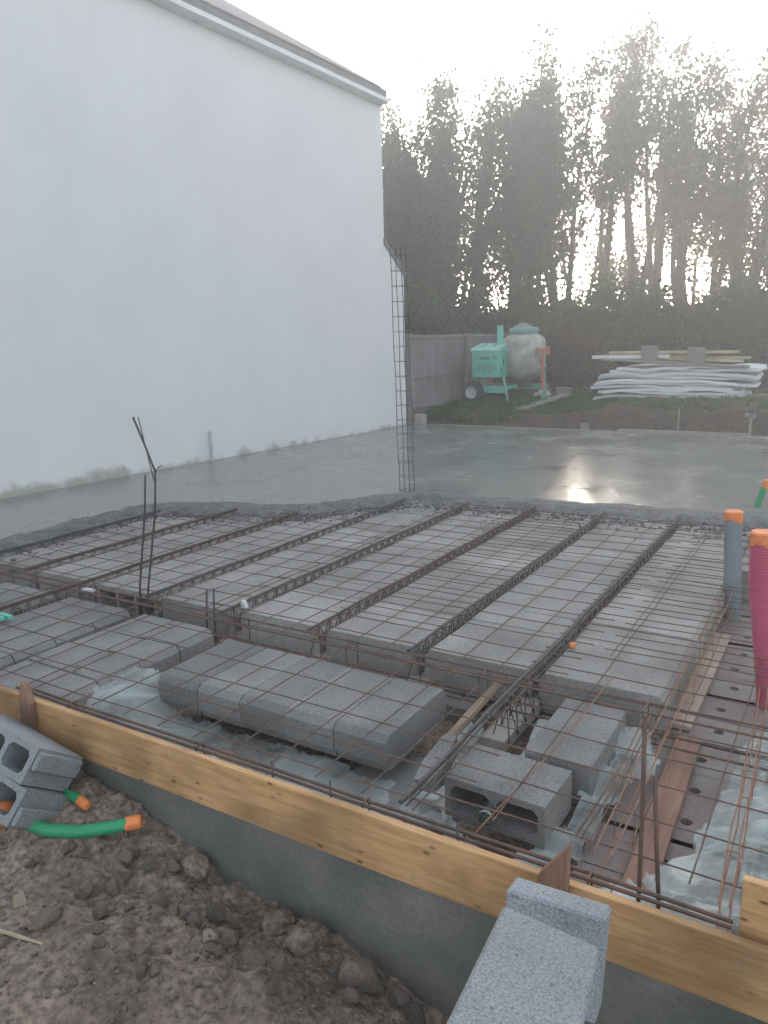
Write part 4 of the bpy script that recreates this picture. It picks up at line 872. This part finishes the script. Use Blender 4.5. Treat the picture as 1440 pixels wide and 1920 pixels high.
def bush(px,dist,h,wd,label,mt,seed,dens=1):
    rs=np.random.RandomState(seed); q=PD(px,dist); t=empty('bush',(q.x,q.y,.0)); tag(t,label,'bush','bushes under the tree row')
    n=int(60*wd*dens); a=rs.rand(n)*6.28; r=rs.rand(n)**.5*wd/2; z=rs.rand(n)**.8*h*(1-.35*(r/(wd/2))**2)
    c=np.stack([np.cos(a)*r,np.sin(a)*r*.7,z],1); V,F=leaves(c,rs.uniform(.14,.30,n),90,.085,1.4,.2,rs); 
    mb=MB()
    for k in range(7):
        i=rs.randint(n); mb.tube([(rs.uniform(-.1,.1),rs.uniform(-.1,.1),-.1),tuple(c[i]*.55),tuple(c[i])],.015,5,rs=[.02,.013,.004])
    mb.obj('stems',BARK,t); npmesh('foliage',V,F,mt,t)
B=[(745,18.2,2.6,2.2,LEAF,'tall dark bush over the fence next to the house corner'),(805,18.6,2.5,2.2,LEAF4,'green bush behind the near part of the fence'),(865,18.8,2.3,2.0,LEAF,'dark bush behind the fence left of the mixer'),(925,19.3,2.2,2.0,LEAF4,'green bush right behind the mixer drum'),(985,19.0,2.0,2.0,LEAF2,'olive bush behind the red lever of the mixer'),
(1045,19.2,2.3,2.2,LEAF2,'olive bush behind the broken grey blocks'),(1068,18.0,1.5,1.5,LEAF3,'low reddish brown bush left of the sheet stack'),(1115,19.0,2.7,2.4,LEAF4,'rounded dark green bush behind the left end of the sheets'),(1185,18.8,2.7,2.4,LEAF,'dense dark bush behind the left grey block'),(1255,19.3,2.2,2.2,LEAF2,'yellowish bush behind the right grey block'),
(1325,19.2,2.2,2.2,LEAF3,'brownish bush behind the right end of the sheets'),(1390,18.6,2.6,2.4,LEAF,'dark bush at the right behind the sheet stack'),(1455,18.6,2.4,2.4,LEAF,'dark bush cut by the right edge'),(1540,19,2.4,2.6,LEAF,'bush beyond the right edge'),
(1120,22.5,2.2,3.0,LEAF,'farther bush behind the rounded green one'),(960,22.5,2.4,3.0,LEAF,'farther bush behind the mixer'),(1270,22.5,2.0,3.0,LEAF,'farther bush behind the yellowish one'),(830,22.5,2.6,3.0,LEAF,'farther bush behind the fence')]
for k,(px,ds,h,wd,mt,lb) in enumerate(B): bush(px,ds,h,wd,lb,mt,500+k)
# grass and weeds
rs=np.random.RandomState(3); n=26000
gx=rs.uniform(-7.1,-.5,n); gy=rs.uniform(12.75,18.5,n)
dn=np.array([sst(-4.9,-5.6,x)*(.9) + .28*(fbm(x*1.3,y*1.3,2,3)>.05)*(y>13.3) + (.5 if (abs(x+4.4)<.6 and y>13.2 and y<14.8) else 0) + (.5 if y>17.2 else 0) for x,y in zip(gx,gy)])
k_=rs.rand(n)<dn; gx=gx[k_];gy=gy[k_]; n=len(gx)
gz=np.array([hgt(x,y) for x,y in zip(gx,gy)])-.01
hh=rs.uniform(.04,.12,n); an=rs.rand(n)*6.28; w_=.012+.010*rs.rand(n); lx=rs.normal(size=n)*.04; ly=rs.normal(size=n)*.04
p=np.stack([gx,gy,gz],1); s_=np.stack([np.cos(an)*w_,np.sin(an)*w_,0*an],1); mid=p+np.stack([lx*.4,ly*.4,hh*.6],1); tp=p+np.stack([lx,ly,hh],1)
V=np.stack([p-s_,p+s_,mid+s_*.7,tp],1).reshape(-1,3); V2=np.stack([p-s_,mid+s_*.7,tp,mid-s_*.7],1).reshape(-1,3)
VV=np.concatenate([V,V2]); F=np.arange(len(VV)).reshape(-1,4); tag(npmesh('grass',VV,F,GRASS),'rough green grass around the mixer and along the fence','grass',kind='stuff')
# ------------------------------------------------------------ stones
def rockmesh(seed,sub=3,rough=.35):
    import bmesh
    bm=bmesh.new(); bmesh.ops.create_icosphere(bm,subdivisions=sub,radius=1)
    rd=random.Random(seed); pl=[]
    for _ in range(15):
        v=Vector((rd.gauss(0,1),rd.gauss(0,1),rd.gauss(0,1))).normalized(); pl.append((v,rd.uniform(.48,.8)))
    for v in bm.verts:
        c=v.co.copy()
        for nn,dd in pl:
            e=c.dot(nn)-dd
            if e>0: c-=nn*e
        c*=1+.07*fbm(c.x*2.5+seed,c.y*2.5,c.z*2.5,3)
        v.co=c
    me=bpy.data.meshes.new('stone'); bm.to_mesh(me); bm.free()
    return me
RM=[rockmesh(s) for s in range(8)]
RM2=[rockmesh(40+s) for s in range(4)]
for m_ in RM: m_.materials.append(ROCK)
for m_ in RM2: m_.materials.append(gm)
PM=rockmesh(77); PM.materials.append(PALE)
rd=random.Random(31)
def rock(px,py,wpx,asp,label,me,group=None,cat='stone',sink=.4,rz=None,pos=None,sz=None):
    if pos is None:
        q=PG(px,py+wpx*asp*.3); dist=(q-EYE).dot(CF); s=wpx/FPX*dist/2; q.y=min(q.y,1.845-s); q.z=hgt(q.x,q.y)
    else: q=Vector(pos); s=sz
    o=bpy.data.objects.new(cat.replace(' ','_'),me); C.objects.link(o); o.scale=(s*1.12,s*rd.uniform(.8,1.15),s*asp*1.12); o.rotation_euler=(rd.uniform(-.4,.4),rd.uniform(-.4,.4),rd.uniform(0,6.28))
    o.location=(q.x,q.y,q.z+s*asp*(1-sink)*.6); return tag(o,label,cat,group)
BIG=[(37,1685,38,.9,'pale yellowish stone at the left edge of the soil',PM,'stone'),(84,1722,66,.55,'flat brown stone half buried below the pale yellow one',RM[1],'stone'),
(165,1662,30,1,'rounded grey stone up the slope from the flat brown one',RM[2],'stone'),(188,1702,42,.6,'low brown stone in the cluster left of centre',RM[3],'stone'),(240,1698,38,.5,'flat reddish stone in the cluster left of centre',RM[4],'stone'),(243,1728,32,.8,'squat stone under the flat reddish one',RM[5],'stone'),
(404,1706,44,1.4,'tall upright grey stone in the middle of the soil slope',RM[0],'stone'),(365,1724,38,1.1,'dark pointed stone left of the tall upright stone',RM[6],'stone'),(391,1752,30,.9,'small pale buff stone under the tall upright stone',PM,'stone'),(432,1756,48,.8,'brown blocky stone right of the small buff one',RM[7],'stone'),(392,1776,34,.5,'flat grey stone below the small buff one',RM[2],'stone'),
(478,1790,58,.9,'large buff brown stone in the lower middle of the soil',RM[4],'stone'),(525,1806,46,.8,'brown stone right of the large buff brown one',RM[5],'stone'),(405,1608,52,1.2,'dark earth clod against the footing below the board',RM2[0],'earth clod'),
(700,1795,96,.75,'big light faced rock against the footing right of centre',RM[1],'stone'),(575,1745,90,.8,'big rounded brown earth clod left of the light faced rock',RM2[1],'earth clod'),(600,1705,60,.6,'brown clod above the big rounded one',RM2[2],'earth clod'),(560,1690,70,.7,'dark soil clod at the foot of the footing',RM2[3],'earth clod'),
(705,1835,56,.5,'flat stone just below the light faced rock',RM[3],'stone'),(655,1862,66,.7,'grey brown stone at the bottom of the picture, middle',RM[6],'stone'),(745,1868,48,.8,'stone in the dark corner beside the foreground blocks',RM[0],'stone'),(780,1890,60,.7,'lowest stone beside the foreground blocks',RM[7],'stone'),
(240,1577,36,.8,'grey stone lying just below the green conduit',RM[2],'stone'),(256,1583,20,1.6,'narrow upright stone under the orange conduit tip',RM[6],'stone'),(150,1588,28,.8,'small stone below the middle of the green conduit',RM[5],'stone'),(128,1582,36,.6,'flat stone at the left of the green conduit bend',RM[3],'stone'),
(282,1622,36,.9,'lumpy grey stone on the slope under the conduit tip',RM[7],'stone'),(240,1632,24,.9,'little round stone left of the lumpy grey one',RM[4],'stone'),(210,1660,40,.9,'brown stone right of the rounded grey one',RM[1],'stone'),(325,1627,34,.8,'stone near the footing between conduit and earth clod',RM[0],'stone'),
(270,1800,30,.8,'lone small grey stone in the lower left soil',RM[2],'stone'),(232,1790,40,.4,'dark flat stone next to the lone small grey one',RM[3],'stone'),(60,1625,30,.4,'thin flat grey stone at the upper left of the soil',RM[5],'stone'),(255,1880,40,.5,'brown stone at the bottom left',RM[4],'stone'),(300,1620,26,.7,'small stone tucked against the lumpy grey one',RM[6],'stone')]
for px,py,wp,asp,lb,me,cat in BIG: rock(px,py,wp,asp,lb,me,cat=cat)
for k in range(120):
    px=rd.uniform(-60,860); py=rd.uniform(1575,1880)
    q=PG(px,py)
    if q.y>1.80 or q.x>-.70: continue
    s=.008+.022*rd.random()**3
    rock(0,0,0,rd.uniform(.55,1),'small grey brown stone scattered in the muddy soil before the board',rd.choice(RM),'small stones scattered in the soil',pos=q,sz=s,sink=.6)
for k in range(20):
    px=rd.uniform(180,800); py=rd.uniform(1640,1860); q=PG(px,py)
    if q.y>1.78 or q.x>-.75: continue
    rock(0,0,0,rd.uniform(.6,1),'fist sized angular stone half buried in the churned soil before the board',rd.choice(RM),'fist sized stones in the churned soil',pos=q,sz=rd.uniform(.020,.040),sink=.45)
# gravel
rs=np.random.RandomState(12); n=5200; base=np.array([v.co[:] for v in rockmesh(5,1).vertices]); 
import bmesh
bm=bmesh.new(); bmesh.ops.create_icosphere(bm,subdivisions=1,radius=1); bv=np.array([v.co[:] for v in bm.verts]); bf=np.array([[v.index for v in f.verts] for f in bm.faces]); bm.free()
VV=[];FF=[];c=0
for k in range(n):
    x=rs.uniform(-4.0,-.4); y=rs.uniform(.9,1.86); s=.002+.007*rs.rand()**2
    v=bv*(1+.25*rs.normal(size=(len(bv),1)))*s*np.array([1,rs.uniform(.6,1),rs.uniform(.5,.9)]); an=rs.rand()*6.28; ca,sa=math.cos(an),math.sin(an)
    v=v@np.array([[ca,sa,0],[-sa,ca,0],[0,0,1]]); v+=np.array([x,y,hgt(x,y)+s*.3]); VV.append(v); FF.append(bf+c); c+=len(bv)
for k in range(1500):
    x=rs.uniform(-3.6,0); y=rs.uniform(2.05,3.15); s=.003+.008*rs.rand()**2
    v=bv*(1+.25*rs.normal(size=(len(bv),1)))*s; v+=np.array([x,y,hgt(x,y)+s*.3]); VV.append(v); FF.append(bf+c); c+=len(bv)
tag(npmesh('gravel',np.concatenate(VV),np.concatenate(FF),ROCK),'fine grit and pebbles in the muddy soil','gravel',kind='stuff')
q0=PG(0,1755);q1=PG(80,1775); mb=MB(); mb.tube([q0+Vector((-.05,0,.012)),q0.lerp(q1,.5)+Vector((0,0,.016)),q1+Vector((0,0,.010))],.006,5,rs=[.007,.006,.003]); tag(mb.obj('wood_splinter',TIMB),'thin pale splinter of wood on the soil at the left edge','splinter')
VV=[];FF=[];c=0; rs=np.random.RandomState(22)
for k in range(5200):
    i=rs.randint(len(EDGE)-2); t_=rs.rand(); ex=EDGE[i][0]*(1-t_)+EDGE[i+1][0]*t_; ey=EDGE[i][1]*(1-t_)+EDGE[i+1][1]*t_
    if i<2 and rs.rand()<.6: continue
    off=abs(rs.normal())*.26; x=ex+(off if i<3 else rs.normal()*.05); y=ey-(off if i>=3 else 0)+rs.normal()*.05
    s_=.003+.020*rs.rand()**3*(1 if off<.3 else .5)
    v=bv*(1+.3*rs.normal(size=(len(bv),1)))*s_*np.array([1,1,.6]); v+=np.array([x,y,-.048+s_*.3]); VV.append(v); FF.append(bf+c); c+=len(bv)
tag(npmesh('mortar_crumbs',np.concatenate(VV),np.concatenate(FF),ROUGHC),'dark crumbs of fresh concrete spilled over the block rows','spilled concrete',kind='stuff')
# ------------------------------------------------------------ lens glare veil
mb=MB(); mb.box(-53,-41,-2,53,49,11.5)  # added air volume, imitates lens glare lifting the dark tones
hz=bpy.data.materials.new('glare_veil_air'); hz.use_nodes=True; n=hz.node_tree.nodes; n.remove(n['Principled BSDF']); pv=n.new('ShaderNodeVolumePrincipled')
pv.inputs['Density'].default_value=.023; pv.inputs['Color'].default_value=(1,.985,.95,1); pv.inputs['Anisotropy'].default_value=.6; hz.node_tree.links.new(pv.outputs[0],n['Material Output'].inputs['Volume'])
tag(mb.obj('glare_veil',hz),'pale added veil imitating lens glare over the whole site','glare_veil',kind='stuff')
